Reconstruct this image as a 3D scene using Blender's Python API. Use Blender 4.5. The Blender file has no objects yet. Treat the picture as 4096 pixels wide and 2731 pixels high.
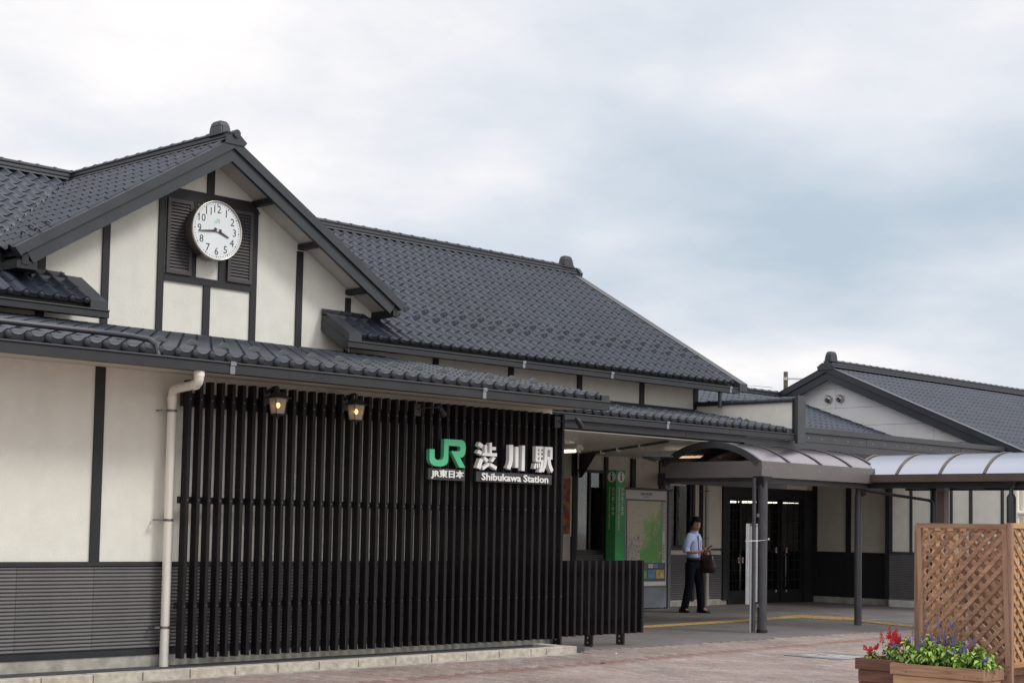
import bpy, bmesh, math, random
from mathutils import Vector, Matrix
random.seed(7)
PI = math.pi
SC = bpy.context.scene
COL = SC.collection

# ------------------------------------------------------------------ camera
CAM_YAW, CAM_PITCH, CAM_ROLL = 0.775713834, 0.0681949, 0.0182055
cy_, sy_ = math.cos(CAM_YAW), math.sin(CAM_YAW)
cp_, sp_ = math.cos(CAM_PITCH), math.sin(CAM_PITCH)
FWD = Vector((cy_*cp_, sy_*cp_, sp_))
R0 = Vector((sy_, -cy_, 0))
U0 = R0.cross(FWD)
RGT = R0*math.cos(CAM_ROLL) + U0*math.sin(CAM_ROLL)
UPV = -R0*math.sin(CAM_ROLL) + U0*math.cos(CAM_ROLL)
cam_d = bpy.data.cameras.new('camera')
cam = bpy.data.objects.new('camera', cam_d)
COL.objects.link(cam)
cam.matrix_world = Matrix(((RGT.x, UPV.x, -FWD.x, 0), (RGT.y, UPV.y, -FWD.y, 0), (RGT.z, UPV.z, -FWD.z, 1.5), (0, 0, 0, 1)))
cam_d.sensor_width = 36
cam_d.lens = 56.92
cam_d.shift_y = 300/4096
cam_d.clip_start = 0.1
cam_d.clip_end = 3000
cam_d.dof.use_dof = False
SC.camera = cam
CAMP = Vector((0, 0, 1.5))

# ------------------------------------------------------------------ light
SUN_AZ = math.radians(-62)      # direction towards the sun, from +X counter-clockwise
SUN_EL = math.radians(42)
world = bpy.data.worlds.new('World')
SC.world = world
world.use_nodes = True
nt = world.node_tree
nt.nodes.clear()
N = nt.nodes.new
L = nt.links.new
out = N('ShaderNodeOutputWorld')
bg = N('ShaderNodeBackground')
bg.inputs['Strength'].default_value = 0.1
sky = N('ShaderNodeTexSky')
sky.sky_type = 'NISHITA'
sky.sun_disc = False
sky.sun_elevation = SUN_EL
sky.sun_rotation = math.pi/2 - SUN_AZ
sky.air_density = 1.0
sky.dust_density = 2.0
tc = N('ShaderNodeTexCoord')
sep = N('ShaderNodeSeparateXYZ')
L(tc.outputs['Generated'], sep.inputs[0])
def M(op, a, b=None, c=None, clamp=False):
    n = N('ShaderNodeMath'); n.operation = op; n.use_clamp = clamp
    for i, v in enumerate((a, b, c)):
        if v is None: continue
        if isinstance(v, (int, float)): n.inputs[i].default_value = v
        else: L(v, n.inputs[i])
    return n.outputs[0]
# cloud deck: directions projected onto a layer overhead
zc = M('MAXIMUM', sep.outputs[2], 0.0)
zd = M('ADD', zc, 0.22)
px = M('DIVIDE', sep.outputs[0], zd)
py = M('DIVIDE', sep.outputs[1], zd)
cmb = N('ShaderNodeCombineXYZ')
L(px, cmb.inputs[0]); L(py, cmb.inputs[1])
def noise(scale, detail, rough, off):
    mp = N('ShaderNodeMapping'); mp.inputs['Location'].default_value = off
    L(cmb.outputs[0], mp.inputs['Vector'])
    n = N('ShaderNodeTexNoise'); n.inputs['Scale'].default_value = scale
    n.inputs['Detail'].default_value = detail; n.inputs['Roughness'].default_value = rough
    L(mp.outputs[0], n.inputs['Vector'])
    return n.outputs[0]
n1 = noise(0.55, 3, 0.5, (3.1, 1.7, 0))
n2 = noise(1.9, 6, 0.52, (7.3, 2.2, 1.0))
# thinner, bluer gap low over the right of the station, as in the photograph
def blob(az, el, s_az, s_el):
    a = math.radians(az); e = math.radians(el)
    d = Vector((math.cos(e)*math.cos(a), math.cos(e)*math.sin(a), math.sin(e)))
    t = Vector((-math.sin(a), math.cos(a), 0)); u = d.cross(t)
    def dot(v):
        n = N('ShaderNodeVectorMath'); n.operation = 'DOT_PRODUCT'
        L(tc.outputs['Generated'], n.inputs[0]); n.inputs[1].default_value = v
        return n.outputs['Value']
    ta = M('DIVIDE', dot(t), s_az); te = M('DIVIDE', dot(u), s_el)
    r2 = M('ADD', M('MULTIPLY', ta, ta), M('MULTIPLY', te, te))
    return M('MULTIPLY', M('EXPONENT', M('MULTIPLY', r2, -1.0)), M('GREATER_THAN', dot(d), 0.0))
gap = M('ADD', blob(32, 10.2, 0.26, 0.058), M('MULTIPLY', blob(38, 4.0, 0.20, 0.022), 0.55))
glow = blob(48.5, 22.5, 0.10, 0.06)
f1 = M('MULTIPLY', M('SUBTRACT', n1, 0.5), 1.1)
f2 = M('MULTIPLY', M('SUBTRACT', n2, 0.5), 1.9)
cov = M('ADD', M('ADD', f1, f2), 0.80)
cov = M('SUBTRACT', cov, M('MULTIPLY', gap, 0.72))
cov = M('ADD', cov, M('MULTIPLY', glow, 0.35), clamp=True)
ramp = N('ShaderNodeValToRGB')
cr = ramp.color_ramp
cr.elements[0].position = 0.0; cr.elements[0].color = (4.2, 5.0, 5.8, 1)
cr.elements[1].position = 1.0; cr.elements[1].color = (8.75, 8.45, 8.35, 1)
e = cr.elements.new(0.45); e.color = (5.8, 6.25, 6.85, 1)
e = cr.elements.new(0.75); e.color = (7.15, 7.25, 7.6, 1)
L(cov, ramp.inputs[0])
mx = N('ShaderNodeMix'); mx.data_type = 'RGBA'
mx.inputs[0].default_value = 0.93
L(sky.outputs[0], mx.inputs[6]); L(ramp.outputs[0], mx.inputs[7])
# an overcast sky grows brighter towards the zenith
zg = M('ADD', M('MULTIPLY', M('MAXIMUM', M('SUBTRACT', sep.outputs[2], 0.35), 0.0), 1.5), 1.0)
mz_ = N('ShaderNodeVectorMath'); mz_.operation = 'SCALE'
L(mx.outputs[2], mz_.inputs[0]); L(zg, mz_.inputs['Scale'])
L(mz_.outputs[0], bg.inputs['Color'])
L(bg.outputs[0], out.inputs['Surface'])

sun_d = bpy.data.lights.new('sun', 'SUN')
sun_d.energy = 1.15
sun_d.angle = math.radians(14)
sun_d.color = (1.0, 0.97, 0.92)
sun = bpy.data.objects.new('sun', sun_d)
COL.objects.link(sun)
sd = Vector((math.cos(SUN_EL)*math.cos(SUN_AZ), math.cos(SUN_EL)*math.sin(SUN_AZ), math.sin(SUN_EL)))
sun.rotation_euler = sd.to_track_quat('Z', 'Y').to_euler()
sun.location = (0, 0, 30)

vs = SC.view_settings
vs.view_transform = 'Standard'; vs.look = 'None'; vs.gamma = 1; vs.exposure = 0.32
vs.use_curve_mapping = False
SC.cycles.max_bounces = 8

# ------------------------------------------------------------------ materials
def new_mat(name):
    m = bpy.data.materials.new(name); m.use_nodes = True
    t = m.node_tree; p = t.nodes['Principled BSDF']
    return m, t, p
def mat(name, col, rough=0.6, nscale=6, namt=0.12, bscale=0, bstr=0, metal=0, stretch=(1, 1, 1), stain=0, spec=0.5, col2=None, coat=0):
    m, t, p = new_mat(name)
    n = t.nodes; l = t.links
    tcn = n.new('ShaderNodeTexCoord'); mp = n.new('ShaderNodeMapping'); mp.inputs['Scale'].default_value = stretch
    l.new(tcn.outputs['Object'], mp.inputs[0])
    nz = n.new('ShaderNodeTexNoise'); nz.inputs['Scale'].default_value = nscale; nz.inputs['Detail'].default_value = 6
    l.new(mp.outputs[0], nz.inputs['Vector'])
    mxn = n.new('ShaderNodeMix'); mxn.data_type = 'RGBA'
    c2 = col2 if col2 else tuple(c*(1-namt*1.6) for c in col)
    mxn.inputs[6].default_value = (*c2, 1); mxn.inputs[7].default_value = (*[min(1, c*(1+namt*0.8)) for c in col], 1)
    rr = n.new('ShaderNodeMapRange'); rr.inputs[1].default_value = 0.3; rr.inputs[2].default_value = 0.7
    l.new(nz.outputs[0], rr.inputs[0]); l.new(rr.outputs[0], mxn.inputs[0])
    res = mxn.outputs[2]
    if stain:
        mp2 = n.new('ShaderNodeMapping'); mp2.inputs['Scale'].default_value = (2.2, 2.2, 0.35)
        l.new(tcn.outputs['Object'], mp2.inputs[0])
        n2_ = n.new('ShaderNodeTexNoise'); n2_.inputs['Scale'].default_value = 1.3; n2_.inputs['Detail'].default_value = 8; n2_.inputs['Roughness'].default_value = 0.65
        l.new(mp2.outputs[0], n2_.inputs['Vector'])
        r2_ = n.new('ShaderNodeMapRange'); r2_.inputs[1].default_value = 0.48; r2_.inputs[2].default_value = 0.72; r2_.inputs[4].default_value = stain
        l.new(n2_.outputs[0], r2_.inputs[0])
        m2 = n.new('ShaderNodeMix'); m2.data_type = 'RGBA'; m2.inputs[7].default_value = (col[0]*0.52, col[1]*0.5, col[2]*0.47, 1)
        l.new(r2_.outputs[0], m2.inputs[0]); l.new(res, m2.inputs[6]); res = m2.outputs[2]
    l.new(res, p.inputs['Base Color'])
    rv = n.new('ShaderNodeMapRange'); rv.inputs[3].default_value = max(0.02, rough-0.1); rv.inputs[4].default_value = min(1, rough+0.1)
    l.new(nz.outputs[0], rv.inputs[0]); l.new(rv.outputs[0], p.inputs['Roughness'])
    p.inputs['Metallic'].default_value = metal
    p.inputs['Specular IOR Level'].default_value = spec
    p.inputs['Coat Weight'].default_value = coat
    if bscale:
        nb = n.new('ShaderNodeTexNoise'); nb.inputs['Scale'].default_value = bscale; nb.inputs['Detail'].default_value = 4
        l.new(mp.outputs[0], nb.inputs['Vector'])
        b = n.new('ShaderNodeBump'); b.inputs['Strength'].default_value = bstr; b.inputs['Distance'].default_value = 0.01
        l.new(nb.outputs[0], b.inputs['Height']); l.new(b.outputs[0], p.inputs['Normal'])
    return m
def flat(name, col, rough=0.6, emit=0, alpha=1, metal=0):
    m, t, p = new_mat(name)
    p.inputs['Base Color'].default_value = (*col, 1); p.inputs['Roughness'].default_value = rough
    p.inputs['Metallic'].default_value = metal
    if emit:
        p.inputs['Emission Color'].default_value = (*col, 1); p.inputs['Emission Strength'].default_value = emit
    return m
def glassy(name, tint, glossmix, rough=0.05, tr=(0.5, 0.5, 0.5), bump=0.12):
    m = bpy.data.materials.new(name); m.use_nodes = True
    t = m.node_tree; t.nodes.clear(); n = t.nodes; l = t.links
    o = n.new('ShaderNodeOutputMaterial'); a = n.new('ShaderNodeBsdfTransparent'); a.inputs[0].default_value = (*tr, 1)
    g = n.new('ShaderNodeBsdfGlossy'); g.inputs['Roughness'].default_value = rough; g.inputs[0].default_value = (*tint, 1)
    f = n.new('ShaderNodeFresnel'); f.inputs[0].default_value = 1.45
    mm = n.new('ShaderNodeMath'); mm.operation = 'MULTIPLY_ADD'; mm.inputs[1].default_value = glossmix; mm.inputs[2].default_value = 0.02; mm.use_clamp = True
    nz = n.new('ShaderNodeTexNoise'); nz.inputs['Scale'].default_value = 1.6
    b = n.new('ShaderNodeBump'); b.inputs['Strength'].default_value = bump; b.inputs['Distance'].default_value = 0.02
    l.new(nz.outputs[0], b.inputs['Height']); l.new(b.outputs[0], g.inputs['Normal'])
    l.new(f.outputs[0], mm.inputs[0])
    mxs = n.new('ShaderNodeMixShader'); l.new(mm.outputs[0], mxs.inputs[0]); l.new(a.outputs[0], mxs.inputs[1]); l.new(g.outputs[0], mxs.inputs[2])
    l.new(mxs.outputs[0], o.inputs[0])
    return m
def tone_mat(name, stops, rough=0.75, nscale=30, bstr=0.25, amt=0.25):
    """colour by piece: per-piece attribute 'tone' plus the object's random number"""
    m, t, p = new_mat(name); n = t.nodes; l = t.links
    at = n.new('ShaderNodeAttribute'); at.attribute_name = 'tone'
    oi = n.new('ShaderNodeObjectInfo')
    ad = n.new('ShaderNodeMath'); ad.operation = 'ADD'; l.new(at.outputs['Fac'], ad.inputs[0]); l.new(oi.outputs['Random'], ad.inputs[1])
    fr = n.new('ShaderNodeMath'); fr.operation = 'FRACT'; l.new(ad.outputs[0], fr.inputs[0])
    cr = n.new('ShaderNodeValToRGB'); r = cr.color_ramp
    while len(r.elements) > 1: r.elements.remove(r.elements[-1])
    for i, (ps, c) in enumerate(stops):
        if i == 0: e = r.elements[0]; e.position = ps
        else: e = r.elements.new(ps)
        e.color = (*c, 1)
    l.new(fr.outputs[0], cr.inputs[0])
    geo = n.new('ShaderNodeNewGeometry')
    nz = n.new('ShaderNodeTexNoise'); nz.inputs['Scale'].default_value = nscale; nz.inputs['Detail'].default_value = 5
    l.new(geo.outputs['Position'], nz.inputs['Vector'])
    nl = n.new('ShaderNodeTexNoise'); nl.inputs['Scale'].default_value = 0.9; nl.inputs['Detail'].default_value = 6
    l.new(geo.outputs['Position'], nl.inputs['Vector'])
    s = n.new('ShaderNodeMath'); s.operation = 'ADD'; l.new(nz.outputs[0], s.inputs[0]); l.new(nl.outputs[0], s.inputs[1])
    mr = n.new('ShaderNodeMapRange'); mr.inputs[1].default_value = 0.7; mr.inputs[2].default_value = 1.3; mr.inputs[3].default_value = 1-amt; mr.inputs[4].default_value = 1+amt*0.6
    l.new(s.outputs[0], mr.inputs[0])
    mu = n.new('ShaderNodeMix'); mu.data_type = 'RGBA'; mu.blend_type = 'MULTIPLY'; mu.inputs[0].default_value = 1
    l.new(cr.outputs[0], mu.inputs[6]); l.new(mr.outputs[0], mu.inputs[7])
    l.new(mu.outputs[2], p.inputs['Base Color']); p.inputs['Roughness'].default_value = rough
    b = n.new('ShaderNodeBump'); b.inputs['Strength'].default_value = bstr; b.inputs['Distance'].default_value = 0.004
    l.new(nz.outputs[0], b.inputs['Height']); l.new(b.outputs[0], p.inputs['Normal'])
    return m
def wood(name, c1, c2, axis):
    m, t, p = new_mat(name); n = t.nodes; l = t.links
    tcn = n.new('ShaderNodeTexCoord'); mp = n.new('ShaderNodeMapping')
    sc = [26, 26, 26]; sc[axis] = 2.0
    mp.inputs['Scale'].default_value = sc
    oi = n.new('ShaderNodeObjectInfo')
    va = n.new('ShaderNodeVectorMath'); va.operation = 'ADD'
    mu = n.new('ShaderNodeMath'); mu.operation = 'MULTIPLY'; mu.inputs[1].default_value = 30; l.new(oi.outputs['Random'], mu.inputs[0])
    l.new(tcn.outputs['Object'], va.inputs[0]); l.new(mu.outputs[0], va.inputs[1]); l.new(va.outputs[0], mp.inputs[0])
    nz = n.new('ShaderNodeTexNoise'); nz.inputs['Scale'].default_value = 1.5; nz.inputs['Detail'].default_value = 6; nz.inputs['Distortion'].default_value = 0.6
    l.new(mp.outputs[0], nz.inputs['Vector'])
    cr = n.new('ShaderNodeValToRGB'); cr.color_ramp.elements[0].position = 0.3; cr.color_ramp.elements[1].position = 0.72
    cr.color_ramp.elements[0].color = (*c1, 1); cr.color_ramp.elements[1].color = (*c2, 1)
    l.new(nz.outputs[0], cr.inputs[0])
    mr = n.new('ShaderNodeMapRange'); mr.inputs[3].default_value = 0.78; mr.inputs[4].default_value = 1.12; l.new(oi.outputs['Random'], mr.inputs[0])
    mm = n.new('ShaderNodeMix'); mm.data_type = 'RGBA'; mm.blend_type = 'MULTIPLY'; mm.inputs[0].default_value = 1
    l.new(cr.outputs[0], mm.inputs[6]); l.new(mr.outputs[0], mm.inputs[7]); l.new(mm.outputs[2], p.inputs['Base Color'])
    p.inputs['Roughness'].default_value = 0.72
    b = n.new('ShaderNodeBump'); b.inputs['Strength'].default_value = 0.3; b.inputs['Distance'].default_value = 0.003
    l.new(nz.outputs[0], b.inputs['Height']); l.new(b.outputs[0], p.inputs['Normal'])
    return m

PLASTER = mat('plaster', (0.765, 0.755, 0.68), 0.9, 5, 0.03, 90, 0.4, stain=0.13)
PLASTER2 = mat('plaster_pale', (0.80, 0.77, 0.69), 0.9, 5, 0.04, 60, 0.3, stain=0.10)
PLASTER_SHADE = mat('plaster_porch_shade', (0.56, 0.525, 0.45), 0.9, 5, 0.05, 90, 0.3, stain=0.15)  # darker copy of the plaster, porch shade put into its colour
TIMBER = mat('dark_timber', (0.015, 0.016, 0.018), 0.6, 9, 0.15, 40, 0.1)
METAL = mat('charcoal_metal', (0.034, 0.039, 0.046), 0.45, 3, 0.14, stain=0.25)
GUTM = mat('gutter_metal', (0.019, 0.0215, 0.025), 0.5, 3, 0.2, stain=0.3)
METAL2 = mat('grey_flashing', (0.050, 0.054, 0.061), 0.45, 2, 0.14)
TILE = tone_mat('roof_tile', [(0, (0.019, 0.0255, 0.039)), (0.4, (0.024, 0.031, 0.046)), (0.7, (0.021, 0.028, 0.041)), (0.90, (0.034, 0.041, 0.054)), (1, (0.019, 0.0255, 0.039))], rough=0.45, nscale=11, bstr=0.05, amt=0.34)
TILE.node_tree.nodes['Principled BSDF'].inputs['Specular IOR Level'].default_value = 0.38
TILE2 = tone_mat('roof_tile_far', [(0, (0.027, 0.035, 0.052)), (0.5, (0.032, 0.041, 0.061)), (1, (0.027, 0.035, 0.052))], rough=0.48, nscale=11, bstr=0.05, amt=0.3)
DISC = mat('tile_end', (0.026, 0.031, 0.037), 0.6, 9, 0.2)
GUARD = mat('snow_guard_metal', (0.070, 0.078, 0.082), 0.5, 9, 0.1)
GUARD2 = mat('pale_guard', (0.12, 0.135, 0.135), 0.5, 9, 0.1)
SLAT = tone_mat('black_brown_slat', [(0, (0.0095, 0.0078, 0.0086)), (0.5, (0.0135, 0.0112, 0.0122)), (1, (0.0095, 0.0078, 0.0086))], rough=0.65, nscale=9, bstr=0.05, amt=0.3)
SLAT.node_tree.nodes['Principled BSDF'].inputs['Specular IOR Level'].default_value = 0.25
SIDING = mat('grey_siding', (0.155, 0.149, 0.150), 0.6, 3, 0.12, stretch=(0.6, 1, 4))
SOFFIT = mat('soffit', (0.55, 0.50, 0.43), 0.8, 4, 0.06)
SOFTW = mat('white_soffit', (0.62, 0.59, 0.54), 0.8, 4, 0.06)
CONC = mat('concrete', (0.42, 0.40, 0.35), 0.9, 7, 0.22, 60, 0.4, stain=0.5)
KERB = mat('kerb_concrete', (0.50, 0.46, 0.38), 0.9, 14, 0.2, 90, 0.5, stain=0.35)
GRAVEL = mat('gravel', (0.10, 0.105, 0.115), 0.95, 160, 0.6, 220, 1.0)
PVC = mat('cream_pvc', (0.84, 0.80, 0.71), 0.35, 3, 0.04, stain=0.12)
PVCG = mat('grey_pvc', (0.40, 0.39, 0.36), 0.4, 3, 0.05)
STEEL = mat('steel', (0.60, 0.58, 0.55), 0.3, 20, 0.1, metal=0.8)
CLIPM = mat('clip_zinc', (0.26, 0.28, 0.31), 0.35, 25, 0.2, metal=0.6)
BLACK = mat('black_paint', (0.015, 0.015, 0.017), 0.45, 8, 0.2)
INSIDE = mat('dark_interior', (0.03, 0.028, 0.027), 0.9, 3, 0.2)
CEIL = mat('porch_ceiling', (0.60, 0.57, 0.52), 0.45, 2, 0.05, stretch=(0.3, 6, 1))
GREEN = mat('sign_green', (0.085, 0.50, 0.26), 0.35, 5, 0.04)
PGREEN = mat('pillar_green', (0.018, 0.22, 0.055), 0.4, 5, 0.04)
WHITE = mat('white_paint', (0.80, 0.80, 0.79), 0.45, 6, 0.03)
LETTER = mat('letter_white', (0.82, 0.82, 0.80), 0.4, 6, 0.03)
PLATE = mat('sign_plate', (0.035, 0.037, 0.041), 0.5, 6, 0.05)
GLASS = glassy('window_glass', (1, 1, 1), 0.3, 0.03, (0.60, 0.61, 0.60))
POLY = glassy('smoked_polycarbonate', (0.44, 0.415, 0.43), 3.2, 0.22, (0.26, 0.18, 0.155), 0.02)
POLY2 = glassy('blue_polycarbonate', (0.36, 0.375, 0.43), 3.0, 0.2, (0.20, 0.21, 0.24), 0.02)
CANM = mat('canopy_bronze', (0.14, 0.125, 0.118), 0.42, 3, 0.06)
CANM2 = mat('canopy_brown', (0.095, 0.068, 0.055), 0.42, 3, 0.1)
POSTM = mat('post_grey', (0.055, 0.055, 0.060), 0.45, 5, 0.15)
YELLOW = mat('tactile_yellow', (0.40, 0.265, 0.10), 0.8, 16, 0.3, 60, 0.3)
BRICK = tone_mat('paving_brick', [(0, (0.25, 0.185, 0.16)), (0.3, (0.275, 0.21, 0.185)), (0.6, (0.29, 0.235, 0.21)), (0.82, (0.26, 0.195, 0.17)), (0.95, (0.34, 0.30, 0.275)), (1, (0.25, 0.185, 0.16))], amt=0.42)
REDBRICK = tone_mat('red_brick', [(0, (0.20, 0.115, 0.10)), (0.5, (0.235, 0.14, 0.12)), (1, (0.21, 0.12, 0.105))], amt=0.25)
GRANITE = tone_mat('grey_granite', [(0, (0.13, 0.118, 0.112)), (0.5, (0.15, 0.135, 0.128)), (1, (0.125, 0.115, 0.109))], amt=0.3)
WOOD_D = wood('cedar_plain', (0.22, 0.115, 0.068), (0.43, 0.25, 0.155), 1)
WOOD_X = wood('cedar_x', (0.20, 0.105, 0.065), (0.37, 0.225, 0.15), 0)
WOOD_Z = wood('cedar_z', (0.23, 0.125, 0.08), (0.38, 0.23, 0.155), 2)
WOOD_P = wood('planter_pine', (0.40, 0.23, 0.12), (0.62, 0.40, 0.23), 1)
WOOD_B = wood('planter_dark', (0.10, 0.045, 0.028), (0.20, 0.09, 0.055), 1)
SUNLIT_W = wood('cedar_sunlit', (0.38, 0.20, 0.085), (0.56, 0.34, 0.16), 0)  # brighter orange copy of the cedar, sunlight put into the colour
SOIL = mat('soil', (0.022, 0.016, 0.012), 0.95, 60, 0.5, 90, 1.0)
LEAF = tone_mat('salvia_leaf', [(0, (0.11, 0.22, 0.035)), (0.25, (0.22, 0.38, 0.06)), (0.5, (0.32, 0.50, 0.085)), (0.75, (0.44, 0.58, 0.14)), (0.9, (0.24, 0.40, 0.06)), (1, (0.11, 0.22, 0.035))], rough=0.55, nscale=40, bstr=0.1)
RED = mat('red_petal', (0.60, 0.010, 0.018), 0.6, 60, 0.3)
PURPLE = mat('violet_petal', (0.20, 0.13, 0.46), 0.6, 60, 0.35)
STEM = mat('stem_green', (0.10, 0.16, 0.05), 0.7, 20, 0.2)
SKIN = mat('skin', (0.42, 0.225, 0.15), 0.6, 12, 0.06)
HAIR = mat('black_hair', (0.007, 0.006, 0.006), 0.8, 80, 0.3, spec=0.1)
SHIRT = mat('blue_shirt', (0.36, 0.42, 0.66), 0.85, 10, 0.06, 120, 0.2)
TROUSER = mat('navy_trousers', (0.009, 0.010, 0.015), 0.9, 20, 0.2, spec=0.1)
SHOE = mat('black_leather', (0.010, 0.010, 0.011), 0.35, 10, 0.2)
BAGM = mat('maroon_leather', (0.032, 0.014, 0.013), 0.4, 14, 0.25)
BOARDG = mat('board_frame', (0.10, 0.105, 0.115), 0.4, 4, 0.08)
DULL = mat('dull_board_white', (0.42, 0.44, 0.46), 0.5, 12, 0.12)

# ------------------------------------------------------------------ helpers
class MB:
    def __init__(s): s.v = []; s.f = []; s.sm = []
    def add(s, vs_, fs_, smooth=False):
        o = len(s.v); s.v += [tuple(v) for v in vs_]; s.f += [tuple(i+o for i in f) for f in fs_]; s.sm += [smooth]*len(fs_)
        return s
    def box(s, x0, x1, y0, y1, z0, z1):
        return s.add([(x0, y0, z0), (x1, y0, z0), (x1, y1, z0), (x0, y1, z0), (x0, y0, z1), (x1, y0, z1), (x1, y1, z1), (x0, y1, z1)],
                     [(0, 3, 2, 1), (4, 5, 6, 7), (0, 1, 5, 4), (1, 2, 6, 5), (2, 3, 7, 6), (3, 0, 4, 7)])
    def hexa(s, bot, top):
        n = len(bot)
        return s.add(list(bot)+list(top), [tuple(range(n-1, -1, -1)), tuple(range(n, 2*n))]+[(i, (i+1) % n, n+(i+1) % n, n+i) for i in range(n)])
    def prism(s, poly, axis, a, b):
        """poly in the two other axes; extruded along axis from a to b"""
        def P(p, t):
            if axis == 0: return (t, p[0], p[1])
            if axis == 1: return (p[0], t, p[1])
            return (p[0], p[1], t)
        n = len(poly)
        return s.add([P(p, a) for p in poly]+[P(p, b) for p in poly],
                     [tuple(range(n)), tuple(range(2*n-1, n-1, -1))]+[(i, n+i, n+(i+1) % n, (i+1) % n) for i in range(n)])
    def bar(s, p, q, w, h, up=(0, 0, 1)):
        p = Vector(p); q = Vector(q); d = (q-p).normalized(); u = Vector(up); sd_ = d.cross(u)
        if sd_.length < 1e-4: sd_ = d.cross(Vector((1, 0, 0)))
        sd_.normalize(); u = sd_.cross(d)
        c = [(-w/2, -h/2), (w/2, -h/2), (w/2, h/2), (-w/2, h/2)]
        return s.hexa([p+sd_*a+u*b for a, b in c], [q+sd_*a+u*b for a, b in c])
    def tube(s, pts, r, n=10, cap=True, smooth=True):
        pts = [Vector(p) for p in pts]; rs = r if isinstance(r, (list, tuple)) else [r]*len(pts)
        vs_ = []; fs_ = []
        pr = None
        for i, p in enumerate(pts):
            d = (pts[min(i+1, len(pts)-1)]-pts[max(i-1, 0)]).normalized()
            if pr is None:
                a = d.cross(Vector((0, 0, 1)));
                if a.length < 1e-3: a = d.cross(Vector((1, 0, 0)))
            else: a = pr - d*pr.dot(d)
            a.normalize(); pr = a; b = d.cross(a)
            for k in range(n):
                t = 2*PI*k/n; vs_.append(p+(a*math.cos(t)+b*math.sin(t))*rs[i])
        for i in range(len(pts)-1):
            for k in range(n):
                fs_.append((i*n+k, i*n+(k+1) % n, (i+1)*n+(k+1) % n, (i+1)*n+k))
        s.add(vs_, fs_, smooth)
        if cap:
            s.add(vs_[:n], [tuple(range(n-1, -1, -1))]); s.add(vs_[-n:], [tuple(range(n))])
        return s
    def ball(s, c, rx, ry, rz, nu=10, nv=7):
        vs_ = []; fs_ = []
        for j in range(nv+1):
            ph = PI*j/nv
            for i in range(nu):
                th = 2*PI*i/nu
                vs_.append((c[0]+rx*math.sin(ph)*math.cos(th), c[1]+ry*math.sin(ph)*math.sin(th), c[2]+rz*math.cos(ph)))
        for j in range(nv):
            for i in range(nu):
                fs_.append((j*nu+i, (j+1)*nu+i, (j+1)*nu+(i+1) % nu, j*nu+(i+1) % nu))
        return s.add(vs_, fs_, True)
    def xf(s, mtx):
        s.v = [tuple(mtx @ Vector(v)) for v in s.v]; return s
    def mesh(s, name, mats, org=(0, 0, 0)):
        me = bpy.data.meshes.new(name)
        me.from_pydata([(v[0]-org[0], v[1]-org[1], v[2]-org[2]) for v in s.v], [], s.f)
        me.polygons.foreach_set('use_smooth', s.sm)
        for m in (mats if isinstance(mats, list) else [mats]): me.materials.append(m)
        me.update()
        return me
def tag(o, label, cat, group=None):
    o['label'] = label; o['category'] = cat
    if group: o['group'] = group
    return o
def root(name, loc, label, cat, group=None, rz=0):
    o = bpy.data.objects.new(name, None); o.empty_display_size = 0.2; COL.objects.link(o)
    o.location = loc; o.rotation_euler = (0, 0, rz)
    return tag(o, label, cat, group)
def top_of(o):
    while o.parent: o = o.parent
    return o
def link(name, me, parent=None, loc=(0, 0, 0), kind=None, label=None):
    o = bpy.data.objects.new(name, me); COL.objects.link(o)
    if parent: o.parent = parent
    o.location = loc
    if kind: o['kind'] = kind
    if label: o['label'] = label
    return o
def part(name, mb, m, parent, kind=None, label=None, bev=0, w=True, fixn=False):
    """mesh given in world coordinates (w) or in the thing's own frame"""
    org = (0, 0, 0)
    if parent and w: org = top_of(parent).location
    me = mb.mesh(name, m, org)
    if fixn:
        b_ = bmesh.new(); b_.from_mesh(me); bmesh.ops.recalc_face_normals(b_, faces=b_.faces); b_.to_mesh(me); b_.free()
    o = link(name, me, parent, kind=kind, label=label)
    if bev:
        md = o.modifiers.new('bevel', 'BEVEL'); md.width = bev; md.segments = 2; md.limit_method = 'ANGLE'; md.angle_limit = math.radians(40)
    return o
def B(x0, x1, y0, y1, z0, z1): return MB().box(x0, x1, y0, y1, z0, z1)
def single(name, mb, m, label, cat, group=None, kind=None, org=None, bev=0):
    org = org or (0, 0, 0)
    me = mb.mesh(name, m, org); o = link(name, me, None, org, kind)
    if kind is None: tag(o, label, cat, group)
    elif label: o['label'] = label
    if bev:
        md = o.modifiers.new('bevel', 'BEVEL'); md.width = bev; md.segments = 2; md.limit_method = 'ANGLE'
    return o
def copy_tree(o, parent=None):
    c = o.copy(); COL.objects.link(c)
    if parent: c.parent = parent
    for ch in list(o.children): copy_tree(ch, c)
    return c
def text_mesh(s, size, extrude=0.005, offset=0.0, align='LEFT', spacing=1.0, res=2):
    cu = bpy.data.curves.new('t', 'FONT'); cu.body = s; cu.size = size; cu.extrude = extrude; cu.offset = offset
    cu.align_x = align; cu.space_character = spacing; cu.resolution_u = res
    o = bpy.data.objects.new('t', cu); COL.objects.link(o)
    bpy.context.view_layer.update()
    me = bpy.data.meshes.new_from_object(o.evaluated_get(bpy.context.evaluated_depsgraph_get()))
    bpy.data.objects.remove(o); bpy.data.curves.remove(cu)
    return me
FRONT = Matrix(((1, 0, 0, 0), (0, 0, -1, 0), (0, 1, 0, 0), (0, 0, 0, 1)))       # text in XY -> stands in XZ, facing -Y
WEST = Matrix(((0, 0, -1, 0), (-1, 0, 0, 0), (0, 1, 0, 0), (0, 0, 0, 1)))       # text facing -X
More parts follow.
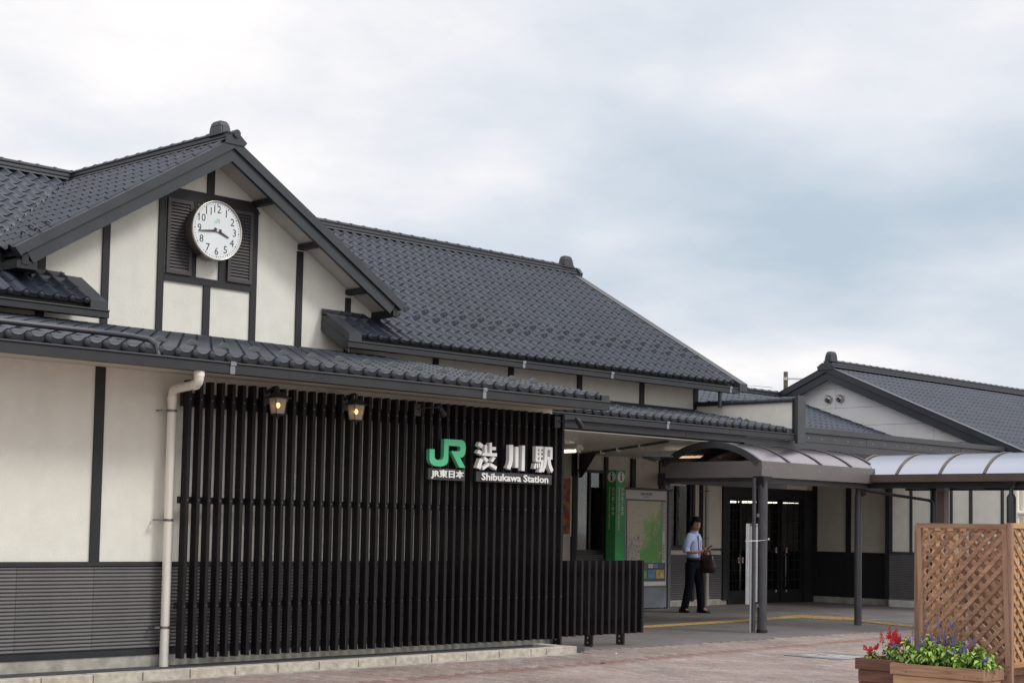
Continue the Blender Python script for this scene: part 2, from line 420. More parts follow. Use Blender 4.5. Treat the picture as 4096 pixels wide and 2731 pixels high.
def put_text(name, s, m, parent, base, pos, size, fr=FRONT, width=None, height=None, extrude=0.004, offset=0.0, align='LEFT', shear=0, mir=None, rot=0, spacing=1.0, label=None):
    """text with its lower left (or centre) at pos (world); width/height rescale it to fit"""
    me = text_mesh(s, size, extrude, offset, align, spacing)
    if len(me.vertices) == 0: return None
    xs = [v.co.x for v in me.vertices]; ys = [v.co.y for v in me.vertices]
    kx = width/(max(xs)-min(xs)) if width else 1; ky = height/(max(ys)-min(ys)) if height else (kx if width else 1)
    if not width and height: kx = ky
    x0 = min(xs) if align == 'LEFT' else (min(xs)+max(xs))/2
    y0 = min(ys)
    mt = Matrix.Translation(Vector(pos)-Vector(base)) @ fr @ Matrix.Rotation(rot, 4, 'Z') @ Matrix.Diagonal((kx, ky, 1, 1)) @ Matrix.Translation((-x0, -y0, 0))
    me.transform(mt); me.materials.clear(); me.materials.append(m)
    me.name = name
    return link(name, me, parent, label=label)
def proj_size(p, n):
    d = Vector(p)-CAMP; r = d.length; f = d.dot(FWD)
    if f < 1: return 0
    u = d.dot(RGT)/f; v = d.dot(UPV)/f
    if abs(u) > 0.33 or v > 0.27 or v < -0.18: return 0
    return abs(n.dot(d/r))/(r*r)

JR_POLY = [(12.535, 2.373), (12.612, 2.375), (12.613, 2.284), (12.624, 2.265), (12.657, 2.254), (12.706, 2.255), (12.741, 2.267), (12.756, 2.296), (12.761, 2.501), (13.04, 2.503), (13.077, 2.491), (13.099, 2.46), (13.107, 2.412), (13.1, 2.355), (13.079, 2.318), (13.053, 2.301), (13.018, 2.297), (13.105, 2.181), (13.01, 2.181), (12.872, 2.367), (12.988, 2.368), (13.013, 2.377), (13.023, 2.396), (13.014, 2.42), (12.986, 2.428), (12.83, 2.427), (12.829, 2.251), (12.814, 2.219), (12.778, 2.195), (12.724, 2.182), (12.659, 2.18), (12.594, 2.19), (12.552, 2.216), (12.535, 2.255)]
SHIBU = [[(13.33, 2.494), (13.393, 2.464), (13.367, 2.422), (13.304, 2.452)], [(13.321, 2.406), (13.379, 2.38), (13.355, 2.342), (13.291, 2.368)], [(13.418, 2.464), (13.455, 2.465), (13.457, 2.369), (13.418, 2.369)], [(13.494, 2.494), (13.534, 2.496), (13.536, 2.37), (13.495, 2.37)], [(13.533, 2.447), (13.601, 2.449), (13.602, 2.409), (13.534, 2.408)], [(13.391, 2.369), (13.621, 2.376), (13.62, 2.336), (13.375, 2.335)], [(13.339, 2.303), (13.393, 2.291), (13.348, 2.175), (13.285, 2.193)], [(13.42, 2.327), (13.476, 2.295), (13.458, 2.259), (13.402, 2.292)], [(13.562, 2.331), (13.597, 2.32), (13.552, 2.265), (13.511, 2.28)], [(13.49, 2.257), (13.496, 2.224), (13.394, 2.166), (13.377, 2.197)], [(13.518, 2.256), (13.623, 2.215), (13.607, 2.175), (13.505, 2.22)]]
KAWA = [[(13.831, 2.486), (13.898, 2.488), (13.897, 2.308), (13.881, 2.241), (13.849, 2.186), (13.793, 2.211), (13.821, 2.256), (13.832, 2.306)], [(13.937, 2.468), (13.991, 2.471), (13.991, 2.215), (13.939, 2.215)], [(14.054, 2.488), (14.1, 2.49), (14.1, 2.182), (14.046, 2.183)]]
EKI = [[(14.29, 2.49), (14.327, 2.491), (14.328, 2.3), (14.291, 2.3)], [(14.358, 2.492), (14.387, 2.493), (14.387, 2.301), (14.358, 2.301)], [(14.29, 2.49), (14.423, 2.493), (14.423, 2.461), (14.291, 2.458)], [(14.292, 2.43), (14.418, 2.434), (14.419, 2.415), (14.292, 2.411)], [(14.293, 2.381), (14.419, 2.385), (14.42, 2.363), (14.294, 2.359)], [(14.291, 2.327), (14.43, 2.329), (14.43, 2.302), (14.291, 2.3)], [(14.391, 2.328), (14.432, 2.329), (14.423, 2.246), (14.393, 2.176), (14.341, 2.179), (14.359, 2.21), (14.379, 2.244)], [(14.275, 2.284), (14.299, 2.283), (14.289, 2.214), (14.26, 2.219)], [(14.309, 2.284), (14.328, 2.285), (14.335, 2.227), (14.315, 2.225)], [(14.341, 2.285), (14.36, 2.286), (14.371, 2.239), (14.354, 2.233)], [(14.447, 2.491), (14.494, 2.492), (14.493, 2.334), (14.472, 2.248), (14.433, 2.179), (14.392, 2.187), (14.428, 2.246), (14.443, 2.332)], [(14.447, 2.491), (14.583, 2.493), (14.584, 2.457), (14.447, 2.455)], [(14.541, 2.491), (14.583, 2.491), (14.584, 2.34), (14.545, 2.341)], [(14.492, 2.372), (14.584, 2.373), (14.582, 2.34), (14.49, 2.339)], [(14.5, 2.338), (14.547, 2.339), (14.564, 2.277), (14.602, 2.215), (14.576, 2.177), (14.531, 2.225), (14.509, 2.283)]]
# ------------------------------------------------------------------ setting: ground
g = MB(); g.add([(-400, -400, -0.014), (900, -400, -0.014), (900, 900, -0.014), (-400, 900, -0.014)], [(0, 1, 2, 3)])
GROUNDM = mat('plaza_ground', (0.29, 0.23, 0.205), 0.85, 1.5, 0.2, 30, 0.3)
ground = single('ground', g, GROUNDM, None, None, kind='structure')

def add_tone(me, per, n):
    at = me.attributes.new('tone', 'FLOAT', 'FACE')
    vals = []
    for i in range(n):
        t = random.random(); vals += [t]*per
    at.data.foreach_set('value', vals)
def block_mesh(name, sx, sy, h, m, b=0.006):
    mb = MB(); x0, x1, y0, y1 = 0, sx, 0, sy
    mb.hexa([(x0, y0, -h), (x1, y0, -h), (x1, y1, -h), (x0, y1, -h)], [(x0, y0, -b), (x1, y0, -b), (x1, y1, -b), (x0, y1, -b)])
    mb.f = mb.f[2:]
    mb.add([(x0, y0, -b), (x1, y0, -b), (x1, y1, -b), (x0, y1, -b), (x0+b, y0+b, 0), (x1-b, y0+b, 0), (x1-b, y1-b, 0), (x0+b, y1-b, 0)],
           [(4, 5, 6, 7), (0, 1, 5, 4), (1, 2, 6, 5), (2, 3, 7, 6), (3, 0, 4, 7)])
    mb.sm = [False]*len(mb.f)
    return mb
def lay(name, parent, spots, mb, m, limit=290, base=(0, 0, 0)):
    """spots: (x, y, z) of each piece; the nearest become objects, the rest one mesh"""
    spots = sorted(spots, key=lambda p: -proj_size((p[0], p[1], p[2]), Vector((0, 0, 1))))
    me = mb.mesh(name, m)
    at = me.attributes.new('tone', 'FLOAT', 'FACE'); at.data.foreach_set('value', [0.0]*len(mb.f))
    for p in spots[:limit]:
        link(name, me, parent, (p[0]-base[0], p[1]-base[1], p[2]-base[2]))
    rest = spots[limit:]
    if rest:
        big = MB()
        for p in rest:
            big.add([(v[0]+p[0]-base[0], v[1]+p[1]-base[1], v[2]+p[2]-base[2]) for v in mb.v], mb.f)
        me2 = big.mesh(name, m); add_tone(me2, len(mb.f), len(rest))
        o = link(name, me2, parent, kind='stuff')
# clay pavers: long side towards the station, half-bond, with one dark red course
brk, red = [], []
bx, by = 0.104, 0.208
for i in range(int((31-6.5)/bx)):
    x = 6.5+i*bx
    for j in range(int((14.0-4)/by)+1):
        y = 4.0+j*by+(by/2 if i % 2 else 0)
        edge = 13.10 if x < 14.75 else 13.38+0.02*(x-14.75)
        if y+by > edge+0.1: continue
        d = math.hypot(x, y); az = math.degrees(math.atan2(y, x))
        if d < 15.2 or az < 21 or az > 68 or d > 30: continue
        if 16.55 < x < 17.45 and 10.65 < y+0.1 < 11.6 and abs((x-17.03)*0.9+(y+0.1-11.12)*0.0) < 0.5 and abs(y+0.1-11.12) < 0.47: pass
        yb = 11.80+0.075*(x-11) + by*0.5
        z = random.uniform(-0.0018, 0.0018)
        (red if abs(y+by/2-yb) < by*0.62 else brk).append((x, y, z))
pav = bpy.data.objects.new('brick_paving', None); COL.objects.link(pav); pav['kind'] = 'structure'; pav['label'] = 'pink clay brick paving in front of the station'
bm_ = block_mesh('brick', bx-0.004, by-0.004, 0.013, BRICK)
lay('brick', pav, brk, bm_, BRICK, 230)
lay('red_brick', pav, red, bm_, REDBRICK, 60)
# granite floor of the entrance
gr = []
for i in range(50):
    for j in range(24):
        x = 14.8+i*0.402; y = 13.52+j*0.302
        if x > 31 or y > 20.6: continue
        gr.append((x, y, random.uniform(-0.001, 0.001)))
gf = bpy.data.objects.new('granite_floor', None); COL.objects.link(gf); gf['kind'] = 'structure'; gf['label'] = 'dull grey stone floor under the entrance roof'
lay('floor_tile', gf, gr, block_mesh('floor_tile', 0.398, 0.298, 0.013, GRANITE, 0.003), GRANITE, 280)
# kerb of concrete blocks with a gravel strip behind it
kb = bpy.data.objects.new('kerb', None); COL.objects.link(kb); kb['kind'] = 'structure'; kb['label'] = 'low pale concrete kerb along the front wall'
xs = [4.85+0.5265*i for i in range(18)]+[14.06, 14.6]
for i in range(len(xs)-1):
    x0, x1 = xs[i]+0.005, xs[i+1]-0.005
    part('kerb_stone', B(x0, x1, 13.15+random.uniform(-.002, .002), 13.30, -0.05, 0.088+random.uniform(-.002, .002)), KERB, kb, bev=0.006)
part('kerb_stone', B(14.45, 14.6, 13.305, 13.75, -0.05, 0.086), KERB, kb, bev=0.006)
part('kerb_foot', B(4.8, 14.62, 13.07, 13.149, -0.03, 0.006), CONC, kb)
gv = MB().box(4.8, 14.9, 13.30, 14.02, -0.02, 0.052)
single('gravel_strip', gv, GRAVEL, None, None, kind='stuff')

# drain cover set in the bricks
c0 = Vector((17.02, 11.12, 0.0))
dc = root('drain_cover', c0, 'pale square drain cover with grey surround set in the brick paving', 'drain cover', None, math.radians(-2))
part('surround', MB().box(-.44, -.26, -.42, .42, 0, .008).box(.26, .44, -.42, .42, 0, .008).box(-.26, .26, -.42, -.36, 0, .008).box(-.26, .26, .36, .42, 0, .008), mat('cover_grey', (0.16, 0.165, 0.18), 0.6, 20, 0.2), dc, w=False)
part('lid', MB().box(-.255, .255, -.355, .355, 0, .006), mat('cover_lid', (0.36, 0.33, 0.31), 0.7, 9, 0.35), dc, w=False)
part('lift_slot', MB().box(-.03, .03, .1, .22, .006, .009), BLACK, dc, w=False)

# tactile paving
def tactile_line(p, q, nm):
    p = Vector(p); q = Vector(q); d = (q-p); n = int(round(d.length/0.3)); a = math.atan2(d.y, d.x)
    return [(p+d*(i+.5)/n, a) for i in range(n)]
tp = bpy.data.objects.new('tactile_paving', None); COL.objects.link(tp); tp['kind'] = 'structure'; tp['label'] = 'yellow tactile guide line across the entrance floor'
mb = MB().box(-.147, .147, -.147, .147, 0.0, .007)
for k in range(4): mb.hexa([(-.13, -.105+k*.07-.018, .007), (.13, -.105+k*.07-.018, .007), (.13, -.105+k*.07+.018, .007), (-.13, -.105+k*.07+.018, .007)], [(-.125, -.105+k*.07-.011, .012), (.125, -.105+k*.07-.011, .012), (.125, -.105+k*.07+.011, .012), (-.125, -.105+k*.07+.011, .012)])
bar_me = mb.mesh('tactile_bar_tile', YELLOW)
mb = MB().box(-.147, .147, -.147, .147, 0.0, .007)
for i in range(5):
    for j in range(5):
        x, y = -.118+i*.059, -.118+j*.059
        mb.hexa([(x-.014, y-.014, .007), (x+.014, y-.014, .007), (x+.014, y+.014, .007), (x-.014, y+.014, .007)], [(x-.008, y-.008, .013), (x+.008, y-.008, .013), (x+.008, y+.008, .013), (x-.008, y+.008, .013)])
dot_me = mb.mesh('tactile_dot_tile', YELLOW)
for c, a in tactile_line((15.3, 15.72, 0.003), (24.0, 16.55, 0.003), 'a')+tactile_line((24.45, 15.75, 0.003), (23.2, 12.95, 0.003), 'b'):
    o = link('tactile_tile', bar_me, tp, c); o.rotation_euler = (0, 0, a)
for i in range(3):
    for j in range(4):
        a = math.radians(6); x, y = i*0.3-.3, j*.3-.45
        o = link('tactile_tile', dot_me, tp, (24.47+x*math.cos(a)-y*math.sin(a), 16.28+x*math.sin(a)+y*math.cos(a), .003)); o.rotation_euler = (0, 0, a)

# ------------------------------------------------------------------ station building
ST = root('station_building', (12, 17, 0), 'low station building with dark tiled roofs, cream plaster and a half-timbered clock gable', 'building')
YW = 14.0       # front wall
YG = 17.45      # upper wall and gable wall
# front wall: plaster, base, wainscot
part('front_wall', B(4.8, 15.0, YW, YW+.12, 0.17, 3.0), PLASTER, ST)
part('wall_base', B(4.8, 15.04, YW-.03, YW+.12, -.05, 0.17), CONC, ST)
part('side_wall', B(14.9, 15.02, YW+.121, 20.2, 0, 3.0), PLASTER, ST)
part('dado_rail', B(4.8, 15.0, YW-.035, YW-.001, 1.05, 1.092), GUTM, ST)
part('skirting_rail', B(4.8, 15.0, YW-.04, YW-.001, 0.168, 0.228), GUTM, ST)
zr = [0.233+i*0.0355 for i in range(23)]
def rib(x0, x1, z, y=YW, h=0.031):
    mb = MB(); pr = [(y-.002, z), (y-.014, z+.004), (y-.020, z+.013), (y-.018, z+.024), (y-.008, z+h), (y-.002, z+h)]
    n = len(pr)
    return mb.add([(x0, a, b) for a, b in pr]+[(x1, a, b) for a, b in pr], [tuple(range(n-1, -1, -1)), tuple(range(n, 2*n))]+[(i, (i+1) % n, n+(i+1) % n, n+i) for i in range(n)])
part('siding_backing', B(4.8, 15.0, YW-.003, YW-.0005, .22, 1.06), TIMBER, ST)
seg = [6.84, 7.66, 8.48, 9.30]
rib_me = rib(0, 0.816, 0, 0).mesh('siding_board', SIDING)
for i in range(3):
    for z in zr: link('siding_board', rib_me, ST, (seg[i]+.002-12, YW-17, z))
rib_me2 = rib(0, 5.69, 0, 0).mesh('siding_board', SIDING); rib_me3 = rib(0, 2.03, 0, 0).mesh('siding_board', SIDING)
for z in zr:
    link('siding_board', rib_me2, ST, (9.302-12, YW-17, z)); link('siding_board', rib_me3, ST, (4.8-12, YW-17, z))
for x in (5.37, 6.95, 8.48):
    part('timber_post', B(x-.052, x+.052, YW-.022, YW-.0008, 1.0925, 3.0), TIMBER, ST)
part('soffit', MB().hexa([(4.8, 13.10, 2.972), (15.02, 13.10, 2.972), (15.02, YW, 3.0), (4.8, YW, 3.0)], [(4.8, 13.10, 2.99), (15.02, 13.10, 2.99), (15.02, YW, 3.02), (4.8, YW, 3.02)]), SOFFIT, ST)

def gutter(x0, x1, y, zb, zt, parent, dep=.12, m=None):
    m = m or GUTM
    """box gutter with a rolled lip, along X, front face at y"""
    pr = [(y, zb), (y+dep, zb), (y+dep, zt), (y+dep-.008, zt), (y+dep-.008, zb+.01), (y+.008, zb+.01), (y+.008, zt-.022), (y-.002, zt-.022), (y-.006, zt-.012), (y-.002, zt), (y-.012, zt+.004), (y-.018, zt-.010), (y-.014, zt-.024), (y-.004, zt-.028), (y-.003, zt-.03)]
    mb = MB(); 
    mb.box(x0, x1, y, y+.006, zb, zt-.02); mb.box(x0, x1, y+.006, y+dep, zb, zb+.006); mb.box(x0, x1, y+dep-.006, y+dep, zb+.006, zt)
    mb.box(x0, x0+.004, y+.006, y+dep-.006, zb+.006, zt-.004); mb.box(x1-.004, x1, y+.006, y+dep-.006, zb+.006, zt-.004)
    mb.tube([(x0, y, zt-.010), (x1, y, zt-.010)], .0135, 8)
    return part('gutter', mb, m, parent)
def clip(x, y, zb, zt, gut):
    mb = MB().box(x-.028, x+.028, y-.006, y-.0008, zb-.004, zt-.026).box(x-.034, x+.034, y-.020, y-.014, zt-.028, zt+.006).box(x-.03, x+.03, y-.014, y+.10, zt+.004, zt+.010)
    return part('gutter_clip', mb, CLIPM, gut)
gA = gutter(4.8, 15.02, 13.05, 2.952, 3.062, ST)
for x in (6.1, 9.375, 12.85): clip(x, 13.05, 2.952, 3.062, gA)
part('fascia_board', B(4.8, 15.0, 13.172, 13.20, 2.972, 3.10), GUTM, ST)
gM = gutter(13.95, 22.75, 16.80, 3.885, 3.98, ST)
for x in (17.36, 19.38, 22.5): clip(x, 16.80, 3.885, 3.98, gM)
part('outlet_pipe', MB().tube([(22.28, 16.86, 3.885), (22.28, 16.86, 3.62)], .035), METAL, gM)
gL = gutter(4.8, 10.27, 16.80, 3.885, 3.98, ST)
part('fascia_board', B(13.98, 22.95, 16.93, 16.96, 3.90, 4.05), GUTM, ST)
part('fascia_board', B(4.8, 10.25, 16.93, 16.96, 3.90, 4.05), GUTM, ST)
part('soffit', MB().hexa([(13.99, 16.961, 3.93), (22.7, 16.961, 3.93), (22.7, YG, 4.2), (13.99, YG, 4.2)], [(13.99, 16.961, 3.95), (22.7, 16.961, 3.95), (22.7, YG, 4.22), (13.99, YG, 4.22)]), SOFFIT, ST)
part('soffit', MB().hexa([(4.8, 16.961, 3.93), (10.24, 16.961, 3.93), (10.24, YG, 4.2), (4.8, YG, 4.2)], [(4.8, 16.961, 3.95), (10.24, 16.961, 3.95), (10.24, YG, 4.22), (4.8, YG, 4.22)]), SOFFIT, ST)
# porch roof eave
gP = gutter(15.05, 22.45, 15.35, 3.022, 3.122, ST)
clip(19.0, 15.35, 3.022, 3.122, gP)
for a, b in ((15.05, 19.6), (19.604, 21.12)):
    part('fascia_board', B(a, b, 15.48, 15.53, 2.925, 3.10), METAL2, ST)
# upper wall and gable wall
HW = 17.45
pg = [(4.8, 3.3), (22.42, 3.3), (22.42, 4.3), (14.95, 4.3), (14.9, 4.50), (12.1, 6.20), (9.3, 4.50), (9.25, 4.3), (4.8, 4.3)]
part('upper_wall', MB().prism(pg, 1, HW, HW+.12), PLASTER, ST)
for a, b, z0, z1 in ((9.72, .05, 3.86, 4.72), (10.585, .048, 3.86, 5.19), (11.375, .046, 3.86, 5.66), (12.82, .048, 3.86, 5.66), (13.59, .05, 3.86, 5.2), (14.455, .045, 3.86, 4.66), (8.2, .05, 3.86, 4.25), (6.7, .05, 3.86, 4.25),
                     (16.155, .052, 3.7, 4.25), (17.74, .052, 3.6, 4.25), (19.32, .054, 3.6, 4.25), (20.885, .056, 3.6, 4.25), (22.35, .056, 3.6, 4.25)):
    part('timber_post', B(a-b, a+b, HW-.026, HW-.0008, z0, z1), TIMBER, ST)
part('timber_post', B(12.045, 12.155, HW-.024, HW-.0008, 5.752, 6.18), TIMBER, ST)
part('timber_post', B(12.03, 12.135, HW-.024, HW-.0008, 3.86, 4.543), TIMBER, ST)
part('timber_beam', MB().prism([(11.30, 5.605), (12.89, 5.605), (12.78, 5.75), (11.56, 5.75)], 1, HW-.03, HW-.0009), TIMBER, ST)
part('timber_beam', B(11.422, 12.771, HW-.03, HW-.0009, 4.545, 4.637), TIMBER, ST)
part('timber_post', B(11.825, 11.905, HW-.022, HW-.0009, 4.638, 5.604), TIMBER, ST)
part('timber_post', B(12.259, 12.372, HW-.022, HW-.0009, 4.638, 5.604), TIMBER, ST)
# louvred shutters
def louvre(x0, x1, z0, z1):
    f = part('louvre_shutter', MB().box(x0, x0+.045, HW-.055, HW-.023, z0, z1).box(x1-.045, x1, HW-.055, HW-.023, z0, z1).box(x0+.045, x1-.045, HW-.055, HW-.023, z0, z0+.045).box(x0+.045, x1-.045, HW-.055, HW-.023, z1-.045, z1), mat('louvre_frame', (0.058, 0.050, 0.052), .5, 5, .1), ST)
    part('backing', B(x0+.045, x1-.045, HW-.026, HW-.022, z0+.045, z1-.045), BLACK, f)
    n = 21; h = (z1-z0-.09)/n
    me = MB().hexa([(0, -.052, 0), (x1-x0-.09, -.052, 0), (x1-x0-.09, -.048, 0), (0, -.048, 0)], [(0, -.034, h*.78), (x1-x0-.09, -.034, h*.78), (x1-x0-.09, -.030, h*.78), (0, -.030, h*.78)]).mesh('blade', mat('louvre_blade', (0.062, 0.056, 0.058), .5, 5, .1))
    for i in range(n): link('blade', me, f, (x0+.045-12, HW-17, z0+.046+i*h))
louvre(11.436, 11.815, 4.64, 5.60)
louvre(12.376, 12.766, 4.64, 5.60)
# barge boards of the clock gable
GA, GZ, GS = 12.1, 6.42, 0.607
def gz(x): return GZ-GS*abs(x-GA)
for s in (-1, 1):
    def X(d): return GA+s*d
    p = [(X(0), GZ), (X(3.0), GZ-GS*3.0), (X(2.91), GZ-GS*3.0-.10), (X(2.9), GZ-GS*2.9-.135), (X(0), GZ-.135)]
    part('barge_board', MB().prism(p, 1, 16.94, 17.06), METAL, ST, fixn=True)
    p = [(X(0), GZ-.136), (X(2.83), GZ-GS*2.83-.136), (X(2.74), GZ-GS*2.74-.31), (X(0), GZ-.30)]
    part('barge_board', MB().prism(p, 1, 16.975, 17.03), METAL, ST, fixn=True)
    # boarded underside between barge and wall
    p = [(X(0), GZ-.19), (X(2.86), GZ-GS*2.86-.19), (X(2.86), GZ-GS*2.86-.215), (X(0), GZ-.215)]
    part('gable_soffit', MB().prism(p, 1, 17.031, YG+.05), SOFTW, ST, fixn=True)
    for d in (0.72, 1.50, 2.36):
        zt = GZ-GS*d-.216
        part('purlin', MB().hexa([(X(d)-.05, 17.031, zt-.072), (X(d)+.05, 17.031, zt-.072), (X(d)+.05, YG, zt-.072), (X(d)-.05, YG, zt-.072)], [(X(d)-.05, 17.031, zt+.0), (X(d)+.05, 17.031, zt+.0), (X(d)+.05, YG, zt+.0), (X(d)-.05, YG, zt+.0)]), TIMBER, ST)
    if s < 0: part('eave_closure', B(min(X(2.5), X(2.92)), max(X(2.5), X(2.92)), YG-.05, YG-.03, 4.40, 4.62), TIMBER, ST)
    part('eave_board', MB().hexa([(X(2.80), 16.98, 4.42), (X(2.88), 16.98, 4.42), (X(2.88), 17.9, 4.38), (X(2.80), 17.9, 4.38)], [(X(2.80), 16.98, 4.56), (X(2.88), 16.98, 4.52), (X(2.88), 17.9, 4.56), (X(2.80), 17.9, 4.56)]), TIMBER, ST)
part('eave_closure', B(9.16, 9.42, 16.99, 17.42, 4.37, 4.46), TIMBER, ST)
# ridge end disc
part('ridge_end_disc', MB().tube([(12.11, 16.90, 6.47), (12.11, 16.99, 6.47)], .052, 18), METAL, ST)
part('ridge_end_plate', MB().prism([(11.95, 6.33), (12.25, 6.33), (12.285, 6.375), (12.18, 6.46), (12.04, 6.46), (11.97, 6.42)], 1, 16.925, 16.939), METAL, ST)

# flashings where the lean-to roof meets the wall
part('flashing', MB().hexa([(4.8, YG-.035, 3.83), (15.0, YG-.035, 3.83), (15.0, YG-.001, 3.83), (4.8, YG-.001, 3.83)], [(4.8, YG-.03, 3.88), (15.0, YG-.03, 3.88), (15.0, YG-.001, 3.89), (4.8, YG-.001, 3.89)]), TIMBER, ST)
part('flashing', B(15.05, 22.3, YG-.04, YG-.027, 3.50, 3.60), TIMBER, ST)
for x0, x1 in ((9.52, 10.02), (13.98, 14.72)):
    part('flashing', MB().box(x0, x1, 17.30, YG-.03, 4.36, 4.375).box(x0, x1, 17.30, 17.315, 4.33, 4.36).box(x0, x1, 17.42, YG-.028, 4.375, 4.46), METAL2, ST)
# verge boxes that close the two stub eaves, and the lean-to verges
MS, M0, MY = 0.577, 4.070, 16.85
def mz(y): return M0+MS*(y-MY)
def verge(x0, x1, y0, y1, zf, th, m=METAL):
    return MB().hexa([(x0, y0, zf(y0)-th), (x1, y0, zf(y0)-th), (x1, y1, zf(y1)-th), (x0, y1, zf(y1)-th)], [(x0, y0, zf(y0)+.03), (x1, y0, zf(y0)+.03), (x1, y1, zf(y1)+.03), (x0, y1, zf(y1)+.03)])
part('verge_box', verge(10.03, 10.25, 16.82, YG-.03, mz, .12), METAL, ST)
part('verge_box', verge(13.98, 14.20, 16.82, YG-.03, mz, .12), METAL, ST)
part('verge_board', verge(13.975, 14.0, 16.83, YG-.03, lambda y: mz(y)-.12, .12), METAL, ST)
part('verge_box', verge(22.74, 22.96, 16.78, 20.9, mz, .10), METAL, ST)
LS, L0, LY = 0.172, 3.113, 13.10
def lz(y): return L0+LS*(y-LY)
part('verge_box', verge(14.88, 15.02, 13.06, YG-.03, lz, .09), METAL, ST)
PS, P0z, PY = 0.180, 3.178, 15.40
def pz(y): return P0z+PS*(y-PY)
part('verge_box', verge(22.14, 22.30, 15.38, 17.40, pz, .09), METAL, ST)
part('roof_deck', MB().hexa([(4.8, 13.18, lz(13.18)-.06), (14.9, 13.18, lz(13.18)-.06), (14.9, YG, lz(YG)-.06), (4.8, YG, lz(YG)-.06)], [(4.8, 13.18, lz(13.18)-.03), (14.9, 13.18, lz(13.18)-.03), (14.9, YG, lz(YG)-.03), (4.8, YG, lz(YG)-.03)]), TIMBER, ST)
part('roof_deck', MB().hexa([(15.03, 15.45, pz(15.45)-.06), (22.2, 15.45, pz(15.45)-.06), (22.2, YG, pz(YG)-.06), (15.03, YG, pz(YG)-.06)], [(15.03, 15.45, pz(15.45)-.03), (22.2, 15.45, pz(15.45)-.03), (22.2, YG, pz(YG)-.03), (15.03, YG, pz(YG)-.03)]), TIMBER, ST)
def slope_slab(x0, x1, y0, y1, t0, t1):
    return MB().hexa([(x0, y0, mz(y0)-t0), (x1, y0, mz(y0)-t0), (x1, y1, mz(y1)-t0), (x0, y1, mz(y1)-t0)], [(x0, y0, mz(y0)-t1), (x1, y0, mz(y0)-t1), (x1, y1, mz(y1)-t1), (x0, y1, mz(y1)-t1)])
part('roof_deck', slope_slab(4.8, 10.02, 16.97, 17.44, .09, .03), TIMBER, ST)
part('roof_deck', slope_slab(14.2, 22.9, 16.97, 20.9, .09, .03), TIMBER, ST)
part('roof_deck', slope_slab(4.8, 9.4, 17.58, 20.9, .09, .03), TIMBER, ST)
part('roof_deck', slope_slab(9.4, 14.2, 17.58, 20.9, .4, .3), TIMBER, ST)
for s in (-1, 1):
    p = [(GA, GZ-.05), (GA+s*2.88, gz(GA+2.88)-.05), (GA+s*2.88, gz(GA+2.88)-.17), (GA, GZ-.17)]
    part('roof_deck', MB().prism(p, 1, 17.062, 20.4), TIMBER, ST, fixn=True)
part('back_roof', MB().hexa([(4.8, 20.9, 6.36), (22.9, 20.9, 6.36), (22.9, 25.0, 4.0), (4.8, 25.0, 4.0)], [(4.8, 20.9, 6.40), (22.9, 20.9, 6.40), (22.9, 25.0, 4.05), (4.8, 25.0, 4.05)]), TILE, ST)
part('end_wall', MB().prism([(17.58, 3.0), (24.8, 3.0), (24.8, 4.0), (20.9, 6.2), (17.58, 4.25)], 0, 22.28, 22.40), PLASTER, ST)
part('back_wall', B(4.8, 27, 25.0, 25.15, 0, 4.0), PLASTER, ST)
part('left_wall', MB().prism([(14.12, 0), (25.0, 0), (25.0, 4.0), (20.9, 6.2), (17.5, 4.3), (17.45, 3.6), (14.12, 3.0)], 0, 4.7, 4.795), PLASTER, ST)

# ------------------------------------------------------------------ roof tiles
TW, TL = 0.196, 0.288
TS = [0, .16, .34, .50, .60, .67, .74, .81, .88, .95, 1.0]
def tp_(t):
    if t < 0.56: return 0.004-0.013*math.sin(PI*t/0.56)
    return 0.004+0.036*max(0.0, math.sin(PI*(t-0.56)/0.44))**0.85
def tile_mb(ts=TS, tw=TW, tl=TL):
    mb = MB(); n = len(ts)
    lift, th = 0.012, 0.010
    lo = [(t*tw, -0.004, tp_(t)+lift) for t in ts]
    hi = [(t*tw, tl+0.012, tp_(t)) for t in ts]
    un = [(t*tw, -0.002, tp_(t)+lift-th-0.006) for t in ts]
    mb.add(lo+hi, [(i, i+1, n+i+1, n+i) for i in range(n-1)], True)
    mb.add(un+lo, [(i, i+1, n+i+1, n+i) for i in range(n-1)], False)
    return mb
def eave_mb():
    """pendant lip and round end of the lowest tile"""
    mb = MB(); ts = TS; n = len(ts)
    bt_ = lambda t: -0.040+0.25*tp_(t)
    a = [(t*TW, -0.010, tp_(t)+0.004) for t in ts]; b = [(t*TW, -0.006, bt_(t)) for t in ts]; c = [(t*TW, 0.01, bt_(t)) for t in ts]
    mb.add(b+a, [(i, i+1, n+i+1, n+i) for i in range(n-1)], True)
    mb.add(c+b, [(i, i+1, n+i+1, n+i) for i in range(n-1)], False)
    mb.ball((0.78*TW, -0.014, -0.002), 0.034, 0.022, 0.042, 14, 8)
    return mb
tile_me = tile_mb().mesh('roof_tile', TILE)
def zero_tone(me, n):
    at = me.attributes.new('tone', 'FLOAT', 'FACE'); at.data.foreach_set('value', [0.0]*n); return me
zero_tone(tile_me, len(tile_mb().f))
eave_me = eave_mb().mesh('eave_tile', DISC)
NV_T = len(tile_mb().v)
tile_base = tile_mb()
def frame(o, u, v):
    u = Vector(u).normalized(); v = Vector(v).normalized(); n = u.cross(v)
    m = Matrix((u, v, n)).transposed().to_4x4(); m.translation = Vector(o); return m
def grid(o, u, v, nc, nr, ok=None, tw=TW, tl=TL):
    o = Vector(o); u = Vector(u).normalized(); v = Vector(v).normalized(); res = []
    for r in range(nr):
        for c in range(nc):
            p = o+u*(c*tw)+v*(r*tl)
            if ok and not ok(p, r, c): continue
            m = frame(p, u, v)
            j = 0.0012
            m.translation += m.col[2].to_3d()*random.uniform(-j, j)
            res.append((m, r, c))
    return res
